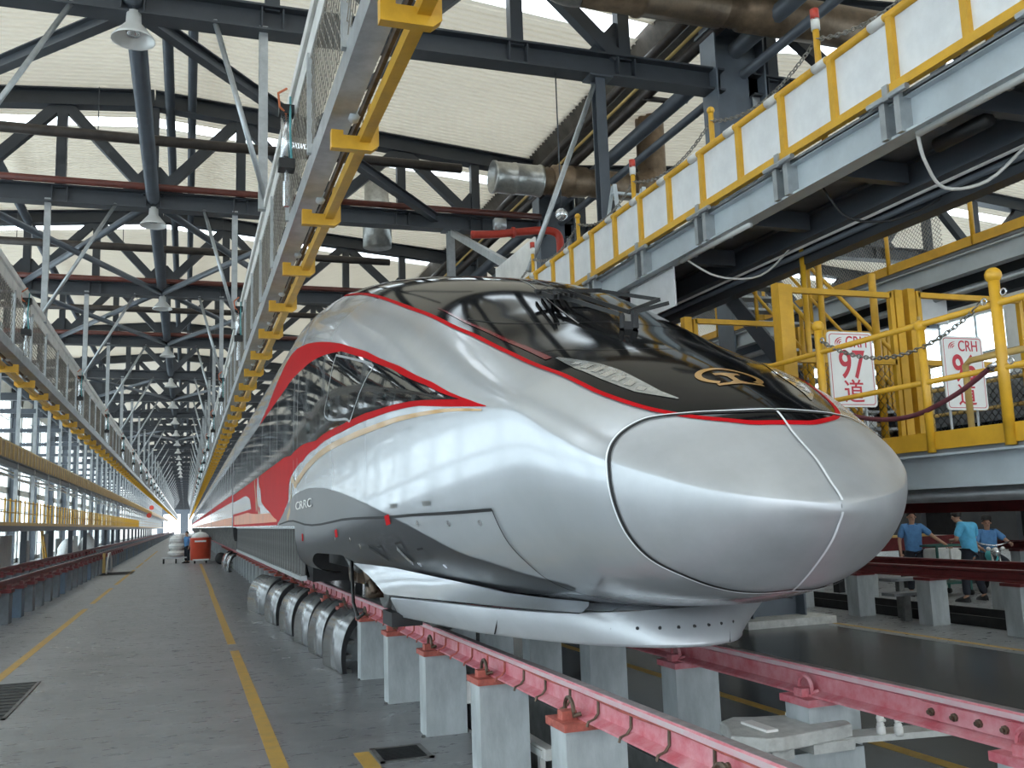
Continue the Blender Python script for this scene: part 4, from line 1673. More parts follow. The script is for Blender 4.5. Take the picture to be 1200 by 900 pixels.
gw = thing('raised_walkway', 'raised walkway beside the train nose with white flap panels and yellow rails', 'walkway', (5.0, 0, 4.6))
gx = 5.0
Y1W = 380.
MB().tube([(gx, 1.2, 5.60), (gx, Y1W, 5.60)], .035, 10).build('top_rail', M['yellow'], gw, True)
MB().box(gx - .03, gx + .03, 1.2, Y1W, 4.99, 5.06).build('bottom_rail', M['yellow'], gw)
MB().ibeam((gx + .10, 1.2, 4.80), (gx + .10, Y1W, 4.80), .16, .29, .02).build('edge_girder', M['steel_light'], gw)
MB().box(gx + .02, gx + 1.25, 1.2, Y1W, 4.93, 4.97).build('deck', M['deck'], gw)
MB().ibeam((gx + 1.05, 1.2, 4.78), (gx + 1.05, Y1W, 4.78), .14, .26, .02).build('inner_girder', M['steel_mid'], gw)
MB().box(gx + 1.20, gx + 1.36, 1.2, Y1W, 4.48, 4.82).build('outer_girder', M['steel'], gw)
MB().tube([(gx + 1.13, 1.2, 4.68), (gx + 1.13, 120, 4.68)], .045, 8).build('light_pipe', M['white_rail'], gw, True)
MB().tube([(gx + 1.15, 1.2, 4.585), (gx + 1.15, 120, 4.585)], .03, 8).build('dark_pipe', M['steel_mid'], gw, True)
pp_ = None
for i in range(-4, 30):
    y = 5.33 + .70 * i
    if pp_ is None:
        y_0 = y
        pp_ = [MB().box(gx - .03, gx + .03, y - .03, y + .03, 5.06, 5.58).build('rail_post', M['yellow'], gw),
               MB().box(gx + .012, gx + .03, y + .03, y + .67, 5.05, 5.57).build('flap_panel', M['white_sheet'], gw),
               MB().tube([(gx, y + .06, 5.60), (gx, y + .22, 5.60)], .042, 10).build('rail_sleeve', M['white_rail'], gw, True)]
    else:
        for k, o in enumerate(pp_):
            copy_part(o, (0, y - y_0, 0))
MB().box(gx + .012, gx + .03, 5.33 + .7 * 30 - .7, Y1W, 5.05, 5.57).build('far_flap_panels', M['white_sheet'], gw)
# cross members and brackets under the deck
cm0 = None
for i in range(0, 20):
    y = 2.2 + 1.4 * i
    if cm0 is None:
        cm0 = MB().box(gx + .18, gx + .99, y - .05, y + .05, 4.72, 4.90).build('cross_member', M['steel_mid'], gw)
        cm1 = MB().box(gx - .02, gx + .10, y + .3, y + .36, 4.66, 4.98).box(gx - .02, gx + .10, y + .46, y + .52, 4.66, 4.98).build('hinge_bracket', M['galv'], gw)
        cm2 = MB().box(gx - .05, gx + .02, y + .38, y + .44, 4.94, 5.06).tube([(gx - .03, y + .2, 4.97), (gx - .03, y + .62, 4.97)], .025, 8).build('hinge', M['galv'], gw)
    else:
        copy_part(cm0, (0, 1.4 * i, 0))
        if i % 2 == 0 or True:
            copy_part(cm1, (0, 1.4 * i, 0))
            copy_part(cm2, (0, 1.4 * i, 0))
MB().tube([(gx + .5, 5.0, 4.68), (gx + .5, 5.5, 4.68)], .06, 10).build('actuator', M['black'], gw, True)
MB().tube([(gx + .5, 10.5, 4.68), (gx + .5, 11.2, 4.68)], .06, 10).build('actuator', M['black'], gw, True)
# bollards with chain
bol = [(4.55, 0), (6.3, 1), (8.04, 0), (9.86, 1), (11.58, 0), (13.4, 1), (15.2, 0), (17.0, 1)]
names = {0: 'yellow ball-topped', 1: 'yellow red-and-white capped'}
for i, (y, k) in enumerate(bol):
    t = thing('bollard', '%s bollard on the raised walkway, %s from the camera' % (names[k], ORD[i]), 'bollard', (gx + .09, y, 5.06))
    MB().tube([(gx + .09, y, 4.97), (gx + .09, y, 6.02 + .0 * k)], .028, 10).build('pole', M['yellow'], t, True)
    if k:
        MB().tube([(gx + .09, y, 6.00), (gx + .09, y, 6.10)], .038, 12).build('white_band', M['white_rail'], t, True)
        MB().tube([(gx + .09, y, 6.09), (gx + .09, y, 6.19)], .038, 12).build('red_cap', M['pipe_bright_red'], t, True)
    else:
        MB().ball((gx + .09, y, 6.03), .042, 12).build('ball', M['yellow'], t, True)
for i in range(len(bol) - 1):
    chain((gx + .09, bol[i][0], 5.92), (gx + .09, bol[i + 1][0], 5.92), .20, 'bollard_chain', 'steel chain drooping between the %s and %s bollards of the raised walkway' % (ORD[i], ORD[i + 1]), 36)

# hangers and stays of the raised walkway
for k, ty in enumerate(TY[:16]):
    x = 6.65 if k < 2 else 6.45
    lab = 'grey H-section hanger from the %s truss down to the raised walkway' % (ORD[k] if k < 14 else 'far')
    t = thing('walkway_hanger', lab if k < 14 else 'grey H-section hanger far along the raised walkway', 'hanger', (x, ty, 4.8), None if k < 14 else 'far walkway hangers')
    MB().ibeam((x, ty, 4.9), (x, ty, ZB_CH - .2), .18, .20, .02, up=(0, 1, 0)).build('post', M['steel_mid'] if k < 2 else M['galv'], t)
    MB().box(x - .22, x + .22, ty - .17, ty + .17, ZB_CH - .24, ZB_CH - .20).build('plate', M['steel_mid'], t)
t = thing('stay_rod', 'pale grey stay from the second truss slanting down to the walkway rail', 'rod', (6.6, 13.95, 9.2))
MB().tube([(6.55, 13.95, 9.25), (5.05, 13.5, 5.75)], .045, 8).build('rod', M['galv'], t, True)
t = thing('stay_bar', 'pale flat stay bar under the third truss, ending in a bracket plate by the walkway', 'bar', (6.4, 22.8, 9.3))
MB().bar((6.45, 22.8, 9.3), (5.35, 15.2, 6.3), .10, .16).build('bar', M['galv'], t)
MB().box(5.20, 5.23, 13.6, 15.6, 5.6, 6.35).build('bracket_plate', M['white_rail'], t)

# fluorescent tube fittings and cables
for i, (ya, yb) in enumerate(((3.2, 5.28), (7.5, 8.85), (12.5, 13.8))):
    t = thing('tube_light', 'white tube light fitting under the raised walkway, %s from the camera' % ORD[i], 'lamp', (5.12, ya, 4.70))
    MB().box(5.08, 5.20, ya, yb, 4.66, 4.69).build('tray', M['white_rail'], t)
    MB().tube([(5.11, ya, 4.645), (5.11, yb, 4.645)], .03, 10).build('tube', M['lamp_white'], t, True)
    mb = MB()
    for q in range(4):
        yy = ya + .15 + (yb - ya - .3) * q / 3
        mb.box(5.06, 5.22, yy - .02, yy + .02, 4.655, 4.70)
    mb.build('clip', M['galv'], t)
t = thing('cable', 'white cable looping from the near tube light to the pipe under the walkway', 'cable', (5.2, 5.28, 4.64))
MB().tube(catm([(5.12, 5.30, 4.64), (5.22, 5.35, 4.45), (5.45, 5.42, 4.30), (5.75, 5.3, 4.34), (6.0, 5.1, 4.6), (6.13, 4.95, 4.70)], 5), .014, 6).build('lead', M['white_cable'], t, True)
MB().tube([(6.13, 5.05, 4.68), (6.13, 4.75, 4.68)], .06, 10).build('junction', M['white_rail'], t, True)
t = thing('cable', 'black cable looping under the middle of the raised walkway', 'cable', (5.4, 6.6, 4.7))
MB().tube(catm([(5.35, 6.7, 4.74), (5.5, 6.6, 4.45), (5.8, 6.4, 4.38), (6.1, 6.2, 4.5), (6.2, 6.2, 4.6)], 5), .011, 6).build('lead', M['black'], t, True)
t = thing('cable', 'pale cable looping from the far tube light under the raised walkway', 'cable', (5.4, 8.9, 4.7))
MB().tube(catm([(5.12, 8.8, 4.66), (5.4, 8.6, 4.42), (5.8, 8.4, 4.40), (6.1, 8.2, 4.7)], 5), .012, 6).build('lead', M['white_cable'], t, True)
t = thing('board', 'plain white rectangular board hanging under the raised walkway beyond the wipers', 'board', (5.30, 9.4, 4.2))
MB().box(5.14, 5.16, 9.1, 10.2, 4.20, 4.655).build('sheet', M['white_sheet'], t)
MB().box(5.12, 5.14, 9.1, 10.2, 4.635, 4.655).build('edge', M['galv'], t)
t = thing('step_ladder', 'silver folding ladder lying on the raised walkway behind the yellow rail', 'ladder', (5.35, 10.5, 4.97))
mb = MB()
for dx in (0, .42):
    mb.bar((5.15 + dx, 10.3, 4.97), (5.2 + dx, 10.6, 6.15), .05, .03)
    mb.bar((5.15 + dx, 11.1, 4.97), (5.2 + dx, 10.65, 6.15), .04, .025)
mb.build('stile', M['steel_light'], t)
for q in range(5):
    MB().bar((5.16, 10.34 + .06 * q, 5.15 + .22 * q), (5.60, 10.34 + .06 * q, 5.15 + .22 * q), .05, .03).build('rung', M['steel_light'], t)
t = thing('dome_lamp', 'small shiny dome lamp hanging beyond the raised walkway', 'lamp', (5.86, 14, 6.8))
MB().ball((5.86, 14, 6.90), .105, 16).build('globe', M['chrome'], t, True)
MB().tube([(5.86, 14, 6.98), (5.86, 14, ZB_CH - .2)], .012, 6).build('stem', M['steel'], t, True)

# ducts
t = thing('exhaust_duct', 'foil-wrapped round exhaust duct with open end over the walkway, bending up through the roof', 'duct', (6.7, 20, 9.85))
MB().lathe([(.30, .12), (.36, 0), (.385, .0), (.385, .06), (.365, .08), (.365, .48), (.38, .50), (.38, .56), (.365, .58), (.365, 1.12), (.385, 1.14), (.385, 1.2), (.33, 1.2)], (6.66, 20, 9.82), 'X', 28).build('foil_end', M['duct_silver'], t, True)
MB().lathe([(.30, 0), (.34, .05), (.30, .1), (.34, .15), (.30, .2), (.33, .25)], (7.86, 20, 9.84), 'X', 20).build('flexible_collar', M['duct_brown'], t, True)
MB().lathe([(.30, 0), (.36, .06), (.37, .5), (.39, .52), (.37, .56), (.37, .9), (.31, 1.0), (.34, 1.1), (.34, 2.2)], (8.11, 20, 9.88), 'X', 24).build('duct_body', M['duct_brown'], t, True)
MB().tube(catm([(10.3, 20, 9.88), (10.6, 20, 9.92), (10.82, 20, 10.15), (10.86, 20, 10.5), (10.86, 20, 12.3)], 4), .36, 20).build('duct_elbow', M['duct_brown'], t, True)
t = thing('exhaust_duct', 'large stained round duct crossing high above the second truss beside the column', 'duct', (5.6, 12.8, 10.4))
MB().lathe([(.28, 0), (.36, .02), (.36, 1.0), (.39, 1.02), (.39, 1.1), (.36, 1.12), (.36, 2.6), (.30, 2.65), (.33, 2.72), (.30, 2.79), (.33, 2.86), (.30, 2.93), (.36, 3.0), (.36, 6.4)], (5.9, 12.9, 10.42), 'X', 26).build('duct_body', M['duct_brown'], t, True)
MB().tube(catm([(5.9, 12.9, 10.42), (5.65, 12.95, 10.45), (5.4, 13.0, 10.7), (5.35, 13.0, 11.3), (5.35, 13, 11.9)], 4), .36, 20).build('duct_elbow', M['duct_silver'], t, True)
t = thing('exhaust_duct', 'grey spiral duct running past the top of the second column', 'duct', (8.6, 11.6, 10.9))
MB().lathe([(.33, 0)] + [(.33 + .012 * (i % 2), .05 + .2 * i) for i in range(28)], (7.4, 11.7, 10.95), 'X', 24).build('duct_body', M['duct_silver'], t, True)
t = thing('exhaust_duct', 'grey ventilation stub hanging from the roof beyond the third truss', 'duct', (5.4, 27, 11))
MB().lathe([(.42, 0), (.42, 1.0), (.36, 1.1), (.36, 2.0)], (5.2, 26.5, 9.9), 'Z', 22).build('duct_body', M['duct_silver'], t, True)
# red pipework by the third column
t = thing('fire_pipe', 'bright red fire pipe with valves crossing beneath the third truss near the column', 'pipe', (7.1, 22, 9.2))
MB().tube(catm([(6.6, 21.6, 8.9), (7.2, 21.6, 8.95), (8.3, 21.6, 9.12), (8.75, 21.6, 9.14), (8.95, 21.6, 9.0), (8.97, 21.6, 8.6), (8.97, 21.6, 8.35)], 4), .10, 10).build('pipe_run', M['pipe_bright_red'], t, True)
MB().lathe([(.14, -.04), (.14, .04)], (7.7, 21.6, 9.03), 'X', 12).lathe([(.14, -.03), (.14, .03)], (8.97, 21.6, 8.5), 'Z', 12).build('flange', M['pipe_bright_red'], t, True)
MB().tube([(8.97, 21.6, 8.35), (8.97, 21.6, 8.0)], .07, 10).ball((7.3, 21.6, 9.15), .12, 10).box(7.2, 7.5, 21.5, 21.7, 9.1, 9.35).tube([(8.97, 21.6, 7.98), (9.1, 21.5, 7.7)], .09, 8).build('valve', M['galv'], t, True)

# ------------------------------------------------------------------ second-level platform on the right
pf = thing('platform', 'waist-high work platform beside the train nose with yellow toe board', 'platform', (5.0, 0, 2.2))
PX0, PX1 = 5.0, 8.6
MB().box(PX0, PX1, 1.0, 380, 2.25, 2.29).build('deck', M['deck'], pf)
MB().box(PX0 - .02, PX0 + .0, 1.0, 380, 2.29, 2.415).build('toe_board', M['yellow'], pf)
MB().sweep([(-.06, -.12), (.06, -.12), (.06, -.105), (-.045, -.105), (-.045, .105), (.06, .105), (.06, .12), (-.06, .12)], (PX0 + .02, 380, 2.14), (PX0 + .02, 1.0, 2.14)).build('edge_beam', M['steel_light'], pf)
MB().box(PX1 - .06, PX1 + .04, 1, 380, 1.80, 2.02).build('maroon_beam', M['rail_maroon'], pf)
MB().tube([(PX0 + .6, 1, 1.98), (PX0 + .6, 380, 1.98)], .06, 8).build('service_pipe', M['galv'], pf, True)
MB().box(PX1 - .05, PX1 + .03, 1, 380, 2.025, 2.04).build('light_strip', M['white_rail'], pf)
for i in range(30):
    y = 14 + 9 * i
    if y > 200:
        break
    MB().ibeam((PX0 + .5, y, 0), (PX0 + .5, y, 2.25), .2, .2, .02, up=(0, 1, 0)).build('leg', M['steel_mid'], pf)
    MB().ibeam((PX1 - .3, y, 0), (PX1 - .3, y, 2.25), .2, .2, .02, up=(0, 1, 0)).build('leg', M['steel_mid'], pf)
mb = MB()
for i in range(24):
    y = 2 + 1.5 * i
    mb.box(PX0 + .08, PX1 - .1, y - .05, y + .05, 2.06, 2.25)
mb.build('deck_joists', M['steel_mid'], pf)['kind'] = 'stuff'

# front railing with ball posts
rl = thing('guard_rail', 'yellow tube guard rail with ball-topped posts along the platform edge', 'railing', (PX0, 6, 2.29))
for (y, zt, r) in ((4.62, 3.37, .036), (5.30, 3.17, .030), (6.44, 3.40, .034)):
    p = MB().tube([(PX0 - .03, y, 2.27), (PX0 - .03, y, zt)], r, 12).build('post', M['yellow'], rl, True)
    MB().ball((PX0 - .03, y, zt + .01), r * 1.5, 14).build('ball', M['yellow'], p, True)
for y in (1.6, 3.1, 8.2, 10, 11.8, 13.6):
    MB().tube([(PX0 - .03, y, 2.27), (PX0 - .03, y, 3.2)], .03, 10).build('post', M['yellow'], rl, True)
MB().tube([(PX0 - .03, 1.2, 3.19), (PX0 - .03, 30, 3.19)], .022, 10).build('top_rail', M['yellow'], rl, True)
MB().tube([(PX0 - .03, 1.2, 2.77), (PX0 - .03, 30, 2.77)], .020, 10).build('middle_rail', M['yellow'], rl, True)
mb = MB()
for (y, z) in ((4.70, 3.22), (4.54, 3.25), (4.69, 2.78), (4.54, 2.80), (6.38, 3.28)):
    pts = [(PX0 - .045, y + .022 * math.cos(a), z + .022 * math.sin(a)) for a in [2 * PI * i / 10 for i in range(11)]]
    mb.tube(pts, .006, 6, False)
mb.build('eye_ring', M['chrome'], rl, True)
MB().tube([(PX0 + .45, 3.0, 2.95), (PX0 + .45, 5.35, 2.95), (PX0 + .45, 5.40, 2.92), (PX0 + .45, 5.40, 2.29)], .024, 10).build('inner_stub_rail', M['yellow_dull'], rl, True)
chain((PX0 - .045, 4.72, 3.22), (PX0 - .045, 6.38, 3.27), .24, 'safety_chain', 'steel chain drooping between the ball posts in front of the track signs', 44)
t = thing('barrier_rope', 'maroon barrier rope drooping across the platform opening below the chain', 'rope', (PX0, 5.4, 2.6))
MB().tube(catm([(PX0 - .05, 4.70, 2.78), (PX0 - .05, 5.0, 2.65), (PX0 - .05, 5.4, 2.55), (PX0 - .05, 5.8, 2.56), (PX0 - .05, 6.2, 2.66), (PX0 - .05, 6.42, 2.78)], 6), .018, 8).build('cord', M['rope'], t, True)
MB().tube([(PX0 - .05, 4.64, 2.80), (PX0 - .05, 4.71, 2.78)], .022, 8).build('ferrule', M['chrome'], t, True)

# gates behind the signs
def gate(x0, x1, y, z0, z1, label, bars, mesh=True):
    t = thing('platform_gate', label, 'gate', (x0, y, z0))
    for x in (x0, x1):
        MB().bar((x, y, z0), (x, y, z1), .09, .09, up=(0, 1, 0)).build('gate_post', M['yellow'], t)
    f = .09
    for x in (x0 + f, x1 - f):
        MB().bar((x, y - .02, z0 + .1), (x, y - .02, z1 - .02), .05, .05, up=(0, 1, 0)).build('stile', M['yellow'], t)
    for z in bars:
        MB().bar((x0 + f, y - .02, z), (x1 - f, y - .02, z), .05, .055).build('cross_bar', M['yellow'], t)
    if mesh:
        w = wire_panel(x1 - x0 - .2, bars[1] - z0 - .15, .09, .0035)
        w.v = [(x0 + .1 + b, y + .01, z0 + .12 + c) for a, b, c in w.v]
        w.build('gate_mesh', M['wire'], t)
    mb = MB()
    for i in range(3):
        mb.tube([(x0 + .055, y - .05, z0 + .4 + .5 * i), (x0 + .055, y - .05, z0 + .5 + .5 * i)], .018, 8)
    mb.build('hinge', M['yellow_dull'], t)
    return t


gate(5.36, 6.76, 7.5, 2.29, 4.06, 'tall yellow mesh gate nearest the train, behind the track signs', [4.0, 3.32, 2.50])
gate(6.92, 8.45, 7.5, 2.29, 4.08, 'tall yellow mesh gate at the picture edge, behind the barrier rope', [4.02, 3.32, 2.50])
gate(5.15, 6.45, 8.9, 2.29, 4.02, 'lower yellow gate farther back, left of the tall gate post', [3.98, 3.5, 2.5], False)
gate(6.9, 8.2, 9.3, 2.29, 4.05, 'yellow gate farther back in front of the white board', [4.0, 3.4, 2.5], False)
t = thing('mast', 'broad yellow mast post beside the 97 gate', 'post', (5.25, 7.42, 2.29))
MB().bar((5.33, 7.40, 2.29), (5.33, 7.40, 4.02), .15, .12, up=(0, 1, 0)).build('shaft', M['yellow'], t)
for i, (x, y, zz, rr) in enumerate(((6.2, 8.2, 4.9, .03), (6.55, 8.4, 4.95, .035), (7.0, 8.1, 4.4, .04), (8.5, 7.0, 4.2, .045))):
    t = thing('upright_tube', '%s yellow upright tube from the camera among the gates under the raised walkway' % ORD[i], 'post', (x, y, 2.29))
    MB().tube([(x, y, 2.29), (x, y, zz)], rr, 10).build('shaft', M['yellow'], t, True)
# horizontal yellow guard lines in the depth behind
t = thing('guard_rail', 'yellow rail lines crossing the platform behind the gates', 'railing', (7, 11, 2.3))
for z in (2.6, 2.95, 3.25, 3.55):
    MB().tube([(8.5, 4.5, z), (8.5, 26, z)], .022, 8).build('rail_line', M['yellow_dull'], t, True)
for y in range(5, 26, 2):
    MB().tube([(8.5, y, 2.29), (8.5, y, 3.6)], .026, 8).build('rail_post', M['yellow_dull'], t, True)
t = thing('board', 'plain white board hanging behind the farther gate', 'board', (9.1, 9.5, 4.3))
MB().box(8.78, 9.38, 9.5, 9.53, 4.22, 4.56).build('sheet', M['white_sheet'], t)
MB().box(8.96, 9.0, 9.5, 9.52, 4.56, 4.68).build('strap', M['galv'], t)
t = thing('cabinet', 'low white cabinet on the platform behind the gates', 'cabinet', (8, 9.4, 2.29))
MB().box(7.2, 8.35, 9.8, 10.3, 2.29, 3.15).build('body', M['white_sheet'], t)
MB().box(7.25, 7.75, 9.78, 9.80, 2.35, 3.1).build('door', M['white_sheet'], t)
MB().box(7.80, 8.30, 9.78, 9.80, 2.35, 3.1).build('door', M['white_sheet'], t)

# stair from this platform to the raised walkway
st = thing('stair', 'steep steel stair with yellow handrails rising from the platform to the raised walkway', 'stair', (7.4, 8, 2.29))
for x in (6.62, 7.42):
    MB().bar((x, 8.0, 2.35), (x, 10.6, 4.95), .04, .22).build('stringer', M['steel_mid'], st)
    MB().tube([(x, 8.0, 3.25), (x, 10.6, 5.85)], .025, 8).build('handrail', M['yellow'], st, True)
    MB().tube([(x, 8.0, 2.82), (x, 10.6, 5.42)], .02, 8).build('middle_rail', M['yellow'], st, True)
    for q in range(4):
        y = 8.0 + .86 * q
        MB().tube([(x, y, 2.4 + .86 * q), (x, y, 3.25 + .86 * q)], .024, 8).build('baluster', M['yellow'], st, True)
for q in range(12):
    MB().box(6.62, 7.42, 8.0 + .21 * q, 8.22 + .21 * q, 2.5 + .21 * q, 2.53 + .21 * q).build('tread', M['galv'], st)

# upper walkway of the neighbouring track
uw = thing('raised_walkway', 'farther raised walkway at the upper right picture edge with thin yellow posts', 'walkway', (8.9, 0, 4.7))
ux = 8.9
MB().box(ux, ux + 1.2, 2, 200, 4.93, 4.97).build('deck', M['deck'], uw)
MB().box(ux - .02, ux + .02, 2, 200, 4.97, 5.09).build('toe_board', M['yellow'], uw)
MB().ibeam((ux + .08, 2, 4.80), (ux + .08, 200, 4.80), .14, .25, .02).build('edge_girder', M['steel_light'], uw)
MB().box(ux + .9, ux + 1.05, 2, 200, 4.55, 4.9).build('inner_girder', M['steel_mid'], uw)
MB().tube([(ux + .3, 2, 4.55), (ux + .3, 200, 4.55)], .05, 8).build('light_pipe', M['galv'], uw, True)
MB().tube([(ux, 2, 5.62), (ux, 60, 5.62)], .02, 8).build('hand_rail', M['yellow'], uw, True)
for i in range(24):
    y = 5.6 + 1.45 * i
    MB().tube([(ux, y, 4.97), (ux, y, 5.92)], .028, 8).build('rail_post', M['yellow'], uw, True)
w = wire_panel(8, .5, .06, .003)
w.v = [(ux + .02 + a, b + 9, c + 5.08) for a, b, c in w.v]
w.build('rail_mesh', M['wire'], uw)
for k in range(1, 8):
    MB().ibeam((ux + .9, TY[k], 4.9), (ux + .9, TY[k], ZB_CH - .2), .16, .16, .02, up=(0, 1, 0)).build('hanger', M['galv'], uw)
chain((ux, 5.6 + 1.45, 5.8), (ux, 5.6 + 2.9, 5.8), .15, 'bollard_chain', 'thin chain on the farther raised walkway near the picture edge', 30)


# ------------------------------------------------------------------ track signs
def sign(x0, x1, y, z0, z1, number, label):
    t = thing('track_sign', label, 'sign', ((x0 + x1) / 2, y, z0))
    r = .035
    def rr(x0, x1, z0, z1, r, n=5):
        out = []
        for (cx, cz, a0) in ((x1 - r, z1 - r, 0), (x0 + r, z1 - r, 90), (x0 + r, z0 + r, 180), (x1 - r, z0 + r, 270)):
            for i in range(n + 1):
                a = math.radians(a0 + 90 * i / n)
                out.append((cx + r * math.cos(a), cz + r * math.sin(a)))
        return out
    o = rr(x0, x1, z0, z1, r)
    n = len(o)
    mb = MB()
    mb.add([(a, y - .006, b) for a, b in o] + [(a, y + .006, b) for a, b in o], [tuple(range(n - 1, -1, -1)), tuple(range(n, 2 * n))] + [(i, (i + 1) % n, n + (i + 1) % n, n + i) for i in range(n)])
    bo = mb.build('board', M['sign'], t)
    fix_normals(bo)
    i0 = rr(x0 + .018, x1 - .018, z0 + .018, z1 - .018, r * .8)
    i1 = rr(x0 + .024, x1 - .024, z0 + .024, z1 - .024, r * .7)
    mb = MB()
    mb.add([(a, y - .0075, b) for a, b in i0] + [(a, y - .0075, b) for a, b in i1], [(i, (i + 1) % n, n + (i + 1) % n, n + i) for i in range(n)])
    mb.build('border_line', M['sign_red'], bo)
    cx = (x0 + x1) / 2
    h = z1 - z0
    def T(s, size, px, pz, sx=1., offs=0.):
        mt = Matrix.Translation((px, y - .0085, pz)) @ Matrix.Rotation(PI / 2, 4, 'X') @ Matrix.Diagonal((sx, 1, 1, 1))
        o = text_obj('lettering', s, size, M['sign_red'], mt, t, .0008, offs)
        return o
    a = T('CRH', .140, cx + .062, z0 + h * .86, .80, .001)
    b = T(number, .345, cx, z0 + h * .545, .80, .0045)
    c = T('道', .215, cx, z0 + h * .185, 1.0, .0015)
    # swoosh emblem: four curved strokes
    mb = MB()
    for i in range(3):
        P = []
        for k in range(7):
            an = math.radians(95 + 95 * k / 6)
            r0 = .030 + .022 * i
            wd = .0015 + .0045 * math.sin(PI * k / 6)
            c0 = (cx - .085 + .004 * i, z0 + h * .835)
            P.append([(c0[0] + (r0 - wd) * math.cos(an) * 1.1, y - .008, c0[1] + (r0 - wd) * math.sin(an) * .8), (c0[0] + (r0 + wd) * math.cos(an) * 1.1, y - .008, c0[1] + (r0 + wd) * math.sin(an) * .8)])
        mb.grid(P)
    mb.build('swoosh_mark', M['sign_red'], t)
    mb = MB()
    for x in (x0 + .08, x1 - .08):
        mb.box(x - .02, x + .02, y + .006, y + .05, z1 - .10, z1 - .06).tube([(x, y + .05, z0 - .3), (x, y + .05, z1)], .012, 6)
    mb.build('hanger_strap', M['galv'], t)


sign(5.175, 5.645, 6.6, 2.755, 3.41, '97', 'white track sign with red border reading CRH 97, behind the chain')
sign(6.405, 6.875, 6.6, 2.735, 3.41, '96', 'white track sign with red border reading CRH 96, near the picture edge')
mb = MB().tube([(5.0, 6.65, 2.46), (8.5, 6.65, 2.46)], .022, 8)
t = thing('cross_rail', 'low yellow cross rail carrying the two track signs', 'railing', (5.0, 6.65, 2.29))
mb.build('tube', M['yellow'], t, True)
for x in (5.6, 7.2, 8.4):
    MB().tube([(x, 6.65, 2.29), (x, 6.65, 2.46)], .022, 8).build('foot', M['yellow'], t, True)

# ------------------------------------------------------------------ parked train deep on the right
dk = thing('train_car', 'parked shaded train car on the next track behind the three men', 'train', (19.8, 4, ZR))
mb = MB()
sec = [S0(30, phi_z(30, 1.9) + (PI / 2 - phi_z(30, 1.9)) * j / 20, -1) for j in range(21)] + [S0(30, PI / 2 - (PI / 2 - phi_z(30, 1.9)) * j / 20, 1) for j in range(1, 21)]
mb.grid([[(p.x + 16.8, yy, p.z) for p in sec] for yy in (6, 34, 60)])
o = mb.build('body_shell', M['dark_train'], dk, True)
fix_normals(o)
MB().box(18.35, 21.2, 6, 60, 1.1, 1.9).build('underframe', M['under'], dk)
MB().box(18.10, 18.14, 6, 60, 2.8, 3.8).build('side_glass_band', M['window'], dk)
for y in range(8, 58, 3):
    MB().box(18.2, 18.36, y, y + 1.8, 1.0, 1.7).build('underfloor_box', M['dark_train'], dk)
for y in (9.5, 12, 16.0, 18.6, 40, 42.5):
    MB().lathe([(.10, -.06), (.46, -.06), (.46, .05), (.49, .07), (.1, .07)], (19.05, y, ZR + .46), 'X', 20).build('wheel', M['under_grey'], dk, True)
rail(19.05, 'maroon rail under the parked train on the right', M['rail_maroon'], 2, 100)
for k in range(8):
    y = 9.2 + 1.72 * k
    t = thing('rail_post', 'dim grey post %s from the camera under the parked train' % ORD[k], 'post', (19.05, y, 0))
    MB().box(18.9, 19.2, y - .14, y + .14, 0, .70).build('shaft', M['concrete'], t)
    MB().box(18.88, 19.22, y - .16, y + .16, .70, Z0R).build('cap_plate', M['rail_maroon'], t)
t = thing('work_bench', 'dark maroon steel bench frame behind the men', 'bench', (16.5, 18.6, 0))
MB().box(13.5, 21.0, 18.0, 18.1, .85, 1.15).build('beam', M['rail_maroon'], t)
for x in (13.9, 15.8, 17.7):
    MB().box(x - .08, x + .08, 17.9, 18.1, 0, .85).build('leg', M['under'], t)
MB().box(14.6, 16.6, 17.95, 18.25, 1.15, 1.20).build('shelf', M['yellow_dull'], t)


# ------------------------------------------------------------------ concrete cover, planks and fixtures by the front rails
t = thing('cover_slab', 'rough concrete slab with two white pads resting on a post between the rails', 'slab', (3.4, 5.2, .5))
mb = MB()
out = [(3.05, 5.05), (3.18, 5.32), (3.20, 5.42), (3.34, 5.50), (3.47, 5.44), (3.86, 5.36), (3.92, 5.28), (3.90, 5.06), (3.86, 4.98), (3.30, 4.88), (3.20, 4.90)]
n = len(out)
mb.add([(a, b, .52) for a, b in out] + [(a, b, .60) for a, b in out], [tuple(range(n - 1, -1, -1)), tuple(range(n, 2 * n))] + [(i, (i + 1) % n, n + (i + 1) % n, n + i) for i in range(n)])
o = mb.build('slab', M['concrete_white'], t)
fix_normals(o)
bv = o.modifiers.new('b', 'BEVEL')
bv.width = .012
bv.segments = 2
MB().box(3.28, 3.36, 5.02, 5.30, .60, .615).build('pad', M['sign'], t)
MB().box(3.66, 3.75, 5.12, 5.38, .60, .615).build('pad', M['sign'], t)
MB().box(3.55, 3.85, 4.95, 5.12, .46, .52).box(3.25, 3.40, 4.93, 5.05, .46, .52).build('wedge', M['concrete_white'], t)
MB().box(3.30, 3.95, 5.0, 5.4, 0, .46).build('stub', M['concrete'], t)
t = thing('plank', 'pale plank with two white insulator clamps fixed under the far-side pink rail', 'plank', (4.0, 5, .5))
o = MB().sweep([(-.09, -.018), (.09, -.018), (.09, .018), (-.09, .018)], (3.6, 5.13, .50), (4.55, 4.80, .545)).build('board', M['concrete_white'], t)
for (x, y) in ((4.02, 4.92), (4.10, 4.86)):
    MB().box(x - .018, x + .018, y - .02, y + .02, .53, .585).lathe([(.018, 0), (.024, .015), (.016, .03), (.024, .05), (.016, .075)], (x, y, .58), 'Z', 10).tube([(x - .035, y - .02, .62), (x + .02, y - .02, .62)], .010, 6).build('insulator', M['sign'], t, True)
t = thing('plank', 'pale plank end sticking out beside the aisle-side pink rail at the bottom edge', 'plank', (2.3, 4.4, .5))
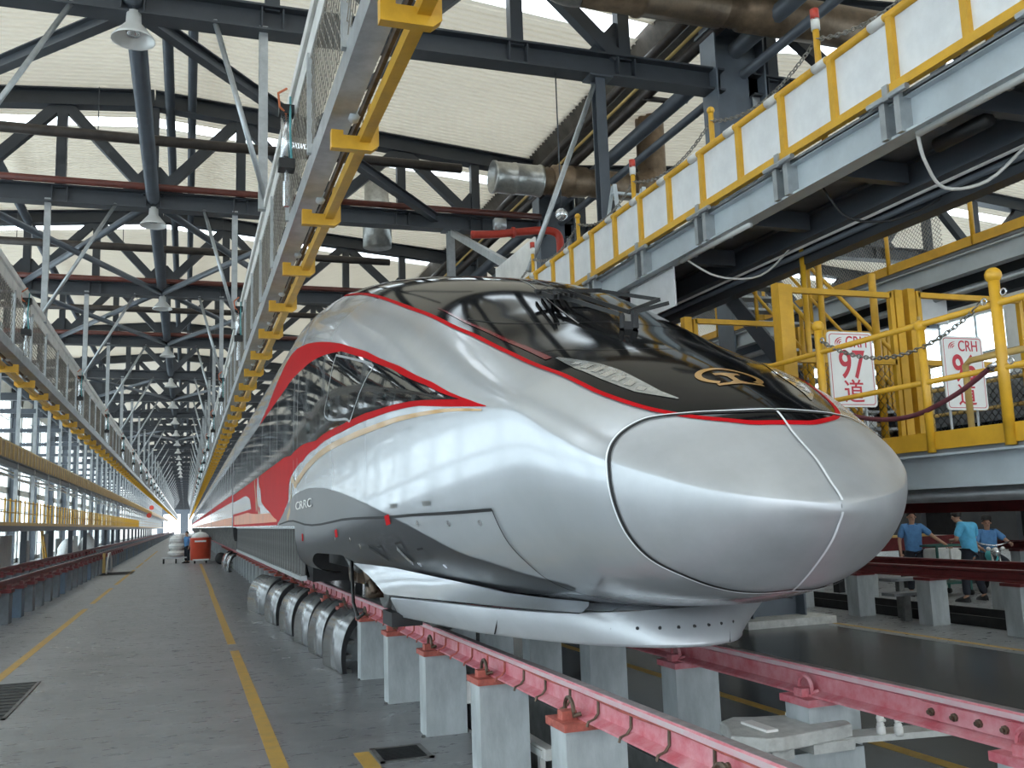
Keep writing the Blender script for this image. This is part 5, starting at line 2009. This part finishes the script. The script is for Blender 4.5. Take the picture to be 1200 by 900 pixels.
MB().box(2.36, 2.80, 4.28, 4.48, .48, .53).build('board', M['concrete_white'], t)
MB().box(2.5, 2.8, 4.28, 4.48, .0, .48).build('stub', M['concrete'], t)
t = thing('pit_light', 'white boxed light fitting in the pit between the rails', 'lamp', (2.62, 7.2, 0))
MB().box(2.52, 2.60, 6.75, 7.45, .14, .22).build('housing', M['white_rail'], t)
MB().box(2.50, 2.515, 6.8, 7.4, .155, .205).build('lens', M['lamp_white'], t)
MB().box(2.53, 2.57, 6.9, 6.96, 0, .14).box(2.53, 2.57, 7.25, 7.31, 0, .14).build('bracket', M['white_rail'], t)
t = thing('pit_light', 'small white fitting fixed to the side of a concrete rail post', 'lamp', (2.47, 8.65, .3))
MB().box(2.44, 2.50, 8.55, 8.75, .25, .45).build('housing', M['white_rail'], t)
MB().box(2.50, 2.505, 8.57, 8.73, .28, .42).build('lens', M['lamp_white'], t)

# ------------------------------------------------------------------ left side walkways
lw = thing('raised_walkway', 'raised walkway on the window side with brown ribbed fascia, beyond the maroon rails', 'walkway', (-6.4, 0, 4.8))
wx = -6.4
MB().box(wx - 1.4, wx, 4, 385, 4.93, 4.98).build('deck', M['deck'], lw)
MB().box(wx - .02, wx + .02, 4, 385, 4.76, 5.34).build('fascia', M['fascia'], lw)
mb = MB()
for i in range(200):
    y = 20 + i * .9
    mb.box(wx + .02, wx + .05, y, y + .12, 4.78, 5.32)
stuff(mb.build('fascia_ribs', M['yellow_dull'], lw))
MB().box(wx, wx + .04, 4, 385, 5.34, 5.39).build('yellow_edge', M['yellow_dull'], lw)
MB().ibeam((wx - .1, 4, 4.62), (wx - .1, 385, 4.62), .14, .26, .02).build('edge_girder', M['steel'], lw)
for i, (dx, z) in enumerate(((-.4, 4.45), (-.7, 4.3), (-1.0, 4.5), (-.2, 4.2))):
    pts = [(wx + dx + .06 * math.sin(q * 1.7 + i), 15 + q * 6, z + .08 * math.sin(q * 2.3 + i * 2)) for q in range(60)]
    MB().tube(pts, .04, 6).build('white_pipe', M['white_cable'], lw, True)
MB().tube([(wx - 1.35, 4, 6.0), (wx - 1.35, 385, 6.0)], .03, 6).build('hand_rail', M['yellow_dull'], lw)
hp0 = None
for i in range(60):
    y = 20 + 4.5 * i
    if hp0 is None:
        hp0 = MB().bar((wx - .12, y, 2.1), (wx - .12, y, ZB_CH), .14, .14, up=(0, 1, 0)).build('hanger', M['galv'], lw)
        hp1 = MB().bar((wx - .1, y, 7.4), (XW + .4, y, 7.4), .16, .2).build('cross_tie', M['steel_mid'], lw)
    else:
        copy_part(hp0, (0, 4.5 * i, 0))
        if i % 2 == 0:
            copy_part(hp1, (0, 4.5 * i, 0))
lp = thing('platform', 'work platform on the window side with yellow railings, beyond the maroon rails', 'platform', (-6.4, 0, 2.1))
MB().box(wx - 2.2, wx, 4, 385, 2.18, 2.24).build('deck', M['deck'], lp)
MB().box(wx - .02, wx + .03, 4, 385, 2.02, 2.24).build('edge_beam', M['steel'], lp)
MB().box(wx - .03, wx + .02, 4, 385, 2.24, 2.38).build('toe_board', M['yellow_dull'], lp)
for z in (2.75, 3.2):
    MB().tube([(wx, 4, z), (wx, 385, z)], .022, 6).build('rail_line', M['yellow'], lp)
b0 = None
for i in range(110):
    y = 20 + 1.15 * i
    if b0 is None:
        b0 = MB().tube([(wx, y, 2.24), (wx, y, 3.28)], .032, 6).build('rail_post', M['yellow'], lp)
        b1 = MB().box(wx - .42, wx - .39, y, y + .9, 2.35, 3.15).build('guard_panel', M['yellow_dull'], lp)
    else:
        copy_part(b0, (0, 1.15 * i, 0))
        if i % 4 in (1, 2) and i > 28:
            copy_part(b1, (0, 1.15 * i, 0))
l0 = None
for i in range(44):
    y = 20 + 4.5 * i
    if l0 is None:
        l0 = MB().bar((wx - .4, y, 0), (wx - .4, y, 2.1), .24, .24, up=(0, 1, 0)).build('leg', M['steel'], lp)
    else:
        copy_part(l0, (0, 4.5 * i, 0)) if i % 2 == 0 else None
# screens and bundles under it
for i, (y, h) in enumerate(((52, 1.85), (58, 1.5), (66, 1.85), (73, 1.5), (84, 1.6), (95, 1.8))):
    t = thing('screen', '%s pale grey sheet screen from the left edge, standing under the window-side platform' % ORD[i], 'screen', (-8.6, y, 0))
    MB().box(-8.62, -8.56, y, y + 3.4, .05, h).build('sheet', M['wall_white'], t)
    MB().box(-8.7, -8.5, y + .2, y + .3, 0, .05).box(-8.7, -8.5, y + 3.0, y + 3.1, 0, .05).build('foot', M['steel'], t)
for i, (y, s) in enumerate(((72, 1.0), (74.5, .8), (86, 1.1), (89, .8))):
    t = thing('bundle', '%s white wrapped bundle counted from the left edge, on the floor under the window-side platform' % ORD[i].replace('nearest', 'first'), 'bundle', (-7.7, y, 0))
    mb = MB()
    P = []
    rnd = random.Random(i)
    for a in range(9):
        row = []
        for b in range(17):
            th = PI * a / 8 * .5 + .001
            ph = 2 * PI * b / 16
            rr = s * (.9 + .2 * rnd.random()) if b < 16 else None
            if b == 16:
                row.append(row[0])
                continue
            row.append((-7.7 + rr * .7 * math.sin(th) * math.cos(ph), y + rr * 1.2 * math.sin(th) * math.sin(ph), max(0, 1.5 * s * math.cos(th))))
        P.append(row)
    mb.grid(P).build('wrapping', M['bag'], t, True)
    MB().tube([(-7.7 + .5 * s, y, .02), (-7.7, y, 1.45 * s), (-7.7 - .5 * s, y, .02)], .02, 6).build('tie', M['yellow_dull'], t)
t = thing('step_ladder', 'yellow ladder leaning under the window-side platform at the left edge', 'ladder', (-7.4, 56, 0))
MB().bar((-7.0, 55.6, 0), (-7.3, 56, 2.1), .07, .07).bar((-7.0, 56.8, 0), (-7.3, 56.5, 2.1), .07, .07).build('stile', M['yellow'], t)
for q in range(6):
    MB().bar((-7.05 - .04 * q, 55.7 + .05 * q, .3 + .3 * q), (-7.05 - .04 * q, 56.75 - .05 * q, .3 + .3 * q), .04, .04).build('rung', M['yellow_dull'], t)
for i, (y, z) in enumerate(((176, 4.34), (188, 5.91))):
    t = thing('marker_board', '%s small red board hanging far down the window-side walkway' % ('lower' if i == 0 else 'upper'), 'sign', (-6.1, y, z))
    MB().lathe([(.02, 0), (.42, .0), (.42, .05), (.02, .05)], (-6.1, y, z), 'Y', 20).build('disc', M['pipe_bright_red'], t)
    MB().tube([(-6.1, y + .03, z + .7), (-6.1, y + .03, z + 2.0)], .03, 6).build('stem', M['galv'], t)
t = thing('hose_hoop', 'pale hose hoop standing against the maroon rail posts on the left', 'hose', (-3.3, 48, 0))
MB().tube([(-3.35, 46.5, .02), (-3.35, 46.9, .55), (-3.35, 47.7, .88), (-3.35, 48.6, .9), (-3.35, 49.3, .6), (-3.35, 49.6, .02)], .035, 8).build('hoop', M['white_cable'], t, True)
MB().box(-3.6, -3.5, 47.5, 48.0, 0, .9).build('stake', M['yellow_dull'], t)

# ------------------------------------------------------------------ red bin and trolley far down the aisle
t = thing('waste_bin', 'red-orange wheeled bin with white sacks on top, far down the aisle', 'bin', (.77, 55, 0))
MB().lathe([(.50, .18), (.53, .22), (.56, 1.30), (.58, 1.34), (.56, 1.38)], (.77, 55, 0), 'Z', 28).build('drum', M['orange_bin'], t, True)
MB().box(.45, 1.05, 54.40, 54.45, 1.15, 1.24).build('label_strip', M['bag'], t)
MB().box(.35, 1.2, 54.4, 54.5, .16, .24).build('base_bar', M['bag'], t)
for a in (45, 135, 225, 315):
    x, y = .77 + .42 * math.cos(math.radians(a)), 55 + .42 * math.sin(math.radians(a))
    MB().lathe([(.02, -.04), (.10, -.04), (.10, .04), (.02, .04)], (x, y, .10), 'X', 12).build('wheel', M['black'], t)
t2 = thing('sack', 'white sack heaped on the red bin', 'sack', (.75, 55, 1.38))
MB().lathe([(.48, 0), (.44, .14), (.28, .28), (.1, .33), (.0, .34)], (.75, 55, 1.36), 'Z', 14).build('cloth', M['bag'], t2, True)
MB().lathe([(.06, 0), (.03, .05), (.07, .12)], (.75, 55, 1.69), 'Z', 8).build('knot', M['bag'], t2, True)
t = thing('trolley', 'low grey platform trolley loaded with white sacks beside the red bin', 'trolley', (-.55, 56.5, 0))
MB().box(-1.25, .2, 55.9, 57.1, .28, .36).build('deck', M['galv'], t)
for (x, y) in ((-1.15, 56), (-.5, 56), (.1, 56), (-1.15, 57), (.1, 57)):
    MB().lathe([(.02, -.04), (.13, -.04), (.13, .04), (.02, .04)], (x, y, .14), 'X', 12).build('wheel', M['black'], t)
mb = MB()
for x in (-.85, .1):
    mb.tube([(x, 57, .36), (x, 57, 1.5)], .025, 8)
mb.tube([(-.85, 57, 1.5), (.1, 57, 1.5)], .025, 8).tube([(-.85, 57, 1.0), (.1, 57, 1.0)], .02, 8)
mb.build('handle', M['galv'], t, True)
for i, (z, w_) in enumerate(((.36, .55), (.75, .5), (1.12, .45))):
    t = thing('sack', '%s of the three white sacks stacked on the trolley' % ('bottom', 'middle', 'top')[i], 'sack', (-.4, 56.5, z))
    MB().lathe([(w_ * .8, 0), (w_, .12), (w_, .26), (w_ * .7, .38), (.0, .40)], (-.4, 56.5, z), 'Z', 14).build('cloth', M['bag'], t, True)
    MB().lathe([(w_ * 1.01, .17), (w_ * 1.01, .20)], (-.4, 56.5, z), 'Z', 14).build('strap', M['galv'], t)


# ------------------------------------------------------------------ people
def skin_mesh(name, V, Eg, R_, material, parent, root=0, lvl=1):
    me = bpy.data.meshes.new(name)
    me.from_pydata([tuple(v) for v in V], Eg, [])
    me.materials.append(material)
    o = bpy.data.objects.new(name, me)
    COL.objects.link(o)
    o.parent = parent
    sk = o.modifiers.new('skin', 'SKIN')
    sk.use_smooth_shade = True
    lay = me.skin_vertices[0].data if me.skin_vertices else None
    if lay is None:
        bm = bmesh.new()
        bm.from_mesh(me)
        bm.verts.layers.skin.verify()
        bm.to_mesh(me)
        bm.free()
        lay = me.skin_vertices[0].data
    for i, r in enumerate(R_):
        lay[i].radius = (r, r) if not isinstance(r, tuple) else r
        lay[i].use_root = (i == root)
    sb = o.modifiers.new('sub', 'SUBSURF')
    sb.levels = lvl
    sb.render_levels = lvl + 1
    return o


def person(label, loc, heading, shirt, J, cap=None, hold=None, cat='person'):
    """J: joint dictionary in local metres (x right of the figure, y forward, z up)"""
    t = thing('person', label, cat, loc)
    t.rotation_euler = (0, 0, heading)
    V, Eg, R_ = [], [], []
    idx = {}

    def jn(k, p, r, link=None):
        idx[k] = len(V)
        V.append(Vector(p))
        R_.append(r)
        if link is not None:
            Eg.append((idx[link], idx[k]))
    P = {k: Vector(v) for k, v in J.items()}
    hip = P['pelvis']
    jn('pelvis', hip, (.15, .11))
    jn('waist', P['waist'], (.135, .10), 'pelvis')
    jn('chest', P['chest'], (.16, .115), 'waist')
    jn('neckb', P['neck'] - Vector((0, 0, .05)), .06, 'chest')
    jn('neck', P['neck'], .052, 'neckb')
    jn('chin', P['head'] + Vector((0, .012, -.075)), .062, 'neck')
    jn('head', P['head'], (.076, .092), 'chin')
    jn('crown', P['head'] + Vector((0, -.008, .075)), (.066, .08), 'head')
    for s in ('L', 'R'):
        jn('sh' + s, P['sh' + s], .058, 'chest')
        jn('el' + s, P['el' + s], .042, 'sh' + s)
        jn('wr' + s, P['wr' + s], .030, 'el' + s)
        d = (P['wr' + s] - P['el' + s]).normalized()
        if d.length < .1:
            d = Vector((0, 0, -1))
        sidev = d.cross(Vector((0, 1, 0)) if abs(d.y) < .8 else Vector((1, 0, 0))).normalized()
        fw = d
        jn('pa' + s, P['wr' + s] + d * .07, (.036, .022), 'wr' + s)
        for i, (off, ln) in enumerate(((-.026, .075), (-.009, .085), (.009, .08), (.026, .065))):
            b = P['wr' + s] + d * .085 + sidev * off
            jn('f%d%s' % (i, s), b + d * .02, .010, 'pa' + s)
            jn('g%d%s' % (i, s), b + d * ln + Vector((0, .012, 0)), .008, 'f%d%s' % (i, s))
        sg = 1 if s == 'L' else -1
        jn('t0' + s, P['wr' + s] + d * .04 + sidev * .04 * sg, .012, 'pa' + s)
        jn('t1' + s, P['wr' + s] + d * .085 + sidev * .058 * sg, .010, 't0' + s)
        jn('hip' + s, P['hip' + s], .095, 'pelvis')
        jn('kn' + s, P['kn' + s], .062, 'hip' + s)
        jn('an' + s, P['an' + s], .042, 'kn' + s)
        jn('to' + s, P['to' + s], .038, 'an' + s)
    skin_mesh('body', V, Eg, R_, M['skin'], t)
    # shirt
    ks = ['pelvis', 'waist', 'chest', 'neckb']
    V2 = [P['pelvis'] + Vector((0, 0, -.16)), P['waist'], P['chest'], P['neck'] - Vector((0, 0, .065))]
    E2 = [(0, 1), (1, 2), (2, 3)]
    R2 = [(.20, .16), (.18, .145), (.185, .14), (.085, .085)]
    for s in ('L', 'R'):
        i = len(V2)
        V2 += [P['sh' + s], P['sh' + s].lerp(P['el' + s], .5), P['sh' + s].lerp(P['el' + s], .85)]
        E2 += [(2, i), (i, i + 1), (i + 1, i + 2)]
        R2 += [.082, .076, .074]
    skin_mesh('shirt', V2, E2, R2, shirt, t)
    V3 = [P['pelvis'] + Vector((0, 0, .10))]
    E3 = []
    R3 = [(.16, .125)]
    for s in ('L', 'R'):
        i = len(V3)
        V3 += [P['hip' + s], P['kn' + s], P['an' + s] + Vector((0, 0, .02))]
        E3 += [(0, i), (i, i + 1), (i + 1, i + 2)]
        R3 += [.115, .085, .075]
    skin_mesh('trousers', V3, E3, R3, M['trousers'], t)
    for s in ('L', 'R'):
        a, b = P['an' + s], P['to' + s]
        d = b - a
        d.z = 0
        d.normalize()
        mb = MB()
        c = a + d * .07
        c.z = P['to' + s].z
        sv = Vector((-d.y, d.x, 0))
        ring = []
        for (l, w_, z) in ((-.13, .035, 0), (-.10, .05, 0), (.06, .052, 0), (.15, .035, 0)):
            pass
        mb.grid([[c + d * l + sv * (w_ * math.cos(q)) + Vector((0, 0, -.035 + hh * max(0, math.sin(q)))) for q in [PI * k / 6 for k in range(7)]] for l, w_, hh in ((-.13, .02, .05), (-.11, .05, .11), (.0, .055, .11), (.10, .055, .075), (.16, .04, .05), (.185, .015, .03))])
        mb.build('shoe', M['black'], t, True).location = (0, 0, 0)
    # the shoe meshes were offset by the thing's location: undo (parts below are in local space)
    h = P['head']
    def local(o):
        o.data.transform(Matrix.Translation(t['_loc']))
        return o
    for o in t.children:
        if o.name.startswith('shoe'):
            local(o)
    mb = MB()
    rows = []
    for a in range(9):
        th = PI * a / 8 * .60
        row = []
        for b in range(21):
            ph = 2 * PI * b / 20
            front = max(0, math.sin(ph))
            tt = th * (1 - .34 * front)
            row.append(h + Vector((.092 * math.sin(tt) * math.cos(ph), .108 * math.sin(tt) * math.sin(ph) - .012, .035 + .125 * math.cos(tt))))
        rows.append(row)
    local(mb.grid(rows).build('hair', M['hair'], t, True))
    if cap:
        mb = MB().lathe([(.10, .06), (.105, .08), (.10, .14), (.05, .18), (.0, .185)], (h.x, h.y - .01, h.z), 'Z', 18)
        mb.grid([[(h.x + .09 * math.cos(a) * r_, h.y + .05 + (.11 * math.sin(a)) * r_, h.z + .075 - .02 * (r_ - 1)) for a in [PI * k / 8 for k in range(9)]] for r_ in (.9, 1.25)])
        local(mb.build('cap', cap, t, True))
    fc = MB()
    for sx in (-1, 1):
        fc.ball((h.x + sx * .032, h.y + .083, h.z - .002), .011, 8)
    local(fc.build('eyes', M['black'], t, True))
    local(MB().lathe([(.016, -.02), (.012, 0), (.006, .025), (0, .03)], (h.x, h.y + .095, h.z - .025), 'Z', 8).build('nose', M['skin'], t, True))
    local(MB().box(h.x - .022, h.x + .022, h.y + .078, h.y + .088, h.z - .062, h.z - .054).build('mouth', M['rope'], t))
    er = MB()
    for sx in (-1, 1):
        er.ball((h.x + sx * .082, h.y - .005, h.z - .005), .022, 8)
    local(er.build('ears', M['skin'], t, True))
    # collar
    local(MB().lathe([(.075, -.05), (.082, -.01), (.070, .0)], (P['neck'].x, P['neck'].y, P['neck'].z - .02), 'Z', 14).build('collar', shirt, t, True))
    return t


def stand(h=1.72, **kw):
    s = h / 1.72
    J = dict(pelvis=(0, 0, .93), waist=(0, .0, 1.10), chest=(0, .0, 1.31), neck=(0, .01, 1.475), head=(0, .03, 1.61),
             shL=(-.18, 0, 1.41), elL=(-.25, -.02, 1.13), wrL=(-.25, .06, .90), shR=(.18, 0, 1.41), elR=(.25, -.02, 1.13), wrR=(.25, .06, .90),
             hipL=(-.09, 0, .86), knL=(-.11, .02, .48), anL=(-.12, -.01, .09), toL=(-.13, .13, .035), hipR=(.09, 0, .86), knR=(.11, .02, .48), anR=(.12, -.01, .09), toR=(.13, .13, .035))
    J.update(kw)
    return {k: (v[0] * s, v[1] * s, v[2] * s) for k, v in J.items()}


# man facing the camera; his left hand reaches to the tool cart at picture right
person('man in a blue shirt facing the camera, one hand on the cart', (14.55, 16.3, 0), PI - .35, M['shirt_blue'],
       stand(1.75, shL=(-.18, .0, 1.41), elL=(-.38, .10, 1.20), wrL=(-.56, .22, 1.04), elR=(.27, -.03, 1.13), wrR=(.28, .03, .89), head=(.0, .03, 1.61)))
person('man in a sky blue shirt with his back to the camera', (14.48, 14.7, 0), .12, M['shirt_sky'],
       stand(1.80, pelvis=(.02, -.02, .92), waist=(.0, .02, 1.09), chest=(-.02, .07, 1.30), neck=(-.03, .12, 1.46), head=(-.05, .20, 1.56),
             elL=(-.28, .06, 1.14), wrL=(-.14, .26, 1.12), elR=(.25, .08, 1.13), wrR=(.10, .28, 1.12),
             knL=(-.17, .02, .48), anL=(-.22, -.02, .09), toL=(-.24, .12, .035), knR=(.19, .05, .47), anR=(.28, .0, .09), toR=(.32, .14, .035)))
person('man in a blue shirt and black cap astride the motorbike', (16.45, 16.2, 0), PI - .55, M['shirt_blue'],
       stand(1.72, pelvis=(0, 0, .78), waist=(0, .03, .95), chest=(0, .06, 1.15), neck=(0, .08, 1.31), head=(0, .10, 1.45),
             shL=(-.18, .06, 1.25), elL=(-.34, .20, 1.06), wrL=(-.34, .46, 1.02), shR=(.18, .06, 1.25), elR=(.28, .16, 1.0), wrR=(.22, .36, .92),
             hipL=(-.11, .03, .74), knL=(-.26, .40, .62), anL=(-.26, .28, .20), toL=(-.27, .42, .14), hipR=(.11, .03, .74), knR=(.26, .40, .62), anR=(.26, .28, .20), toR=(.27, .42, .14)), M['hair'])
person('far worker in a blue shirt standing between the trolley and the red bin', (.08, 56.0, 0), PI / 2 + .6, M['shirt_blue'], stand(1.72))
person('far worker in a teal shirt bending over behind the red bin', (1.25, 58.5, 0), PI / 2, M['shirt_teal'], stand(1.75, chest=(0, .14, 1.29), neck=(0, .22, 1.42), head=(0, .32, 1.52)))

# motorbike
mbk = thing('motorbike', 'small motorbike with round headlamp and turquoise panels under the seated man', 'motorbike', (16.3, 15.7, 0))
hx = (math.sin(-2.6), math.cos(2.6))


def BP(l, z, s=0.):
    """bike coordinates: l forward, s sideways"""
    a = PI - .55 + PI / 2
    fx, fy = math.cos(a), math.sin(a)
    return (16.45 + l * fx - s * fy, 16.2 + l * fy + s * fx, z)


for l in (-.55, .75):
    c = BP(l, .29)
    pts = []
    for i in range(21):
        an = 2 * PI * i / 20
        p = BP(l + .235 * math.cos(an), .29 + .235 * math.sin(an))
        pts.append(p)
    w = MB().tube(pts, .052, 10, False).build('tyre', M['black'], mbk, True)
    mb = MB()
    for i in range(8):
        an = PI * i / 8
        mb.tube([BP(l + .19 * math.cos(an), .29 + .19 * math.sin(an)), BP(l - .19 * math.cos(an), .29 - .19 * math.sin(an))], .008, 5)
    mb.build('spokes', M['chrome'], w)
MB().tube([BP(-.55, .32), BP(-.2, .60), BP(.30, .62), BP(.52, .78)], .04, 10).tube([BP(-.2, .6), BP(-.05, .28), BP(.3, .34), BP(.42, .68)], .03, 8).build('frame', M['under'], mbk, True)
MB().tube([BP(-.55, .70), BP(-.25, .72), BP(.08, .70)], [.10, .13, .10], 12).build('seat', M['black'], mbk, True)
MB().tube([BP(.10, .70), BP(.28, .76), BP(.44, .74)], [.10, .15, .08], 12).build('tank', M['cyan_box'], mbk, True)
MB().tube([BP(.75, .29, .07), BP(.52, .92, .07)], .025, 8).tube([BP(.75, .29, -.07), BP(.52, .92, -.07)], .025, 8).build('fork', M['chrome'], mbk, True)
MB().tube([BP(.42, 1.05, .34), BP(.50, 1.00, .15), BP(.52, .98, 0), BP(.50, 1.0, -.15), BP(.42, 1.05, -.34)], .016, 8).build('handlebar', M['chrome'], mbk, True)
c = BP(.62, .86)
MB().ball(c, .10, 14).build('headlamp', M['chrome'], mbk, True)
MB().ball(BP(.60, .92, .14), .045, 10).build('indicator', M['lamp_white'], mbk, True)
MB().ball(BP(.60, .92, -.14), .045, 10).build('indicator', M['lamp_white'], mbk, True)
MB().tube([BP(.95, .45), BP(.8, .56), BP(.6, .52)], [.04, .075, .04], 10).build('mudguard', M['cyan_box'], mbk, True)
MB().box(16.25, 16.55, 16.05, 16.3, .30, .52).build('engine', M['under_grey'], mbk)
# tool cart
tc = thing('tool_cart', 'green-framed tool cart loaded with white boxes beside the standing man', 'cart', (15.0, 16.0, 0))
mb = MB()
for x in (14.6, 15.4):
    for y in (15.7, 16.3):
        mb.bar((x, y, .12), (x, y, 1.04), .04, .04, up=(0, 1, 0))
mb.bar((14.6, 15.7, 1.03), (15.4, 15.7, 1.03), .04, .04).bar((14.6, 16.3, 1.03), (15.4, 16.3, 1.03), .04, .04).bar((14.6, 15.7, 1.03), (14.6, 16.3, 1.03), .04, .04).bar((15.4, 15.7, 1.03), (15.4, 16.3, 1.03), .04, .04)
mb.build('frame', M['green_frame'], tc)
MB().box(14.6, 15.4, 15.7, 16.3, .68, .72).box(14.6, 15.4, 15.7, 16.3, .25, .28).build('tray', M['green_frame'], tc)
for (x, y) in ((14.6, 15.7), (15.4, 15.7), (14.6, 16.3), (15.4, 16.3)):
    MB().lathe([(.01, -.02), (.06, -.02), (.06, .02), (.01, .02)], (x, y, .06), 'X', 10).build('wheel', M['black'], tc)
for i, (x0, x1) in enumerate(((14.66, 14.98), (15.03, 15.34))):
    t = thing('box', 'white box on the green tool cart, %s' % ('nearer the standing man' if i == 0 else 'nearer the man in sky blue'), 'box', ((x0 + x1) / 2, 16, .72))
    MB().box(x0, x1, 15.78, 16.22, .72, .93).build('body', M['bag'], t)
    MB().box(x0 - .01, x1 + .01, 15.77, 16.23, .93, .97).build('lid', M['sign'], t)
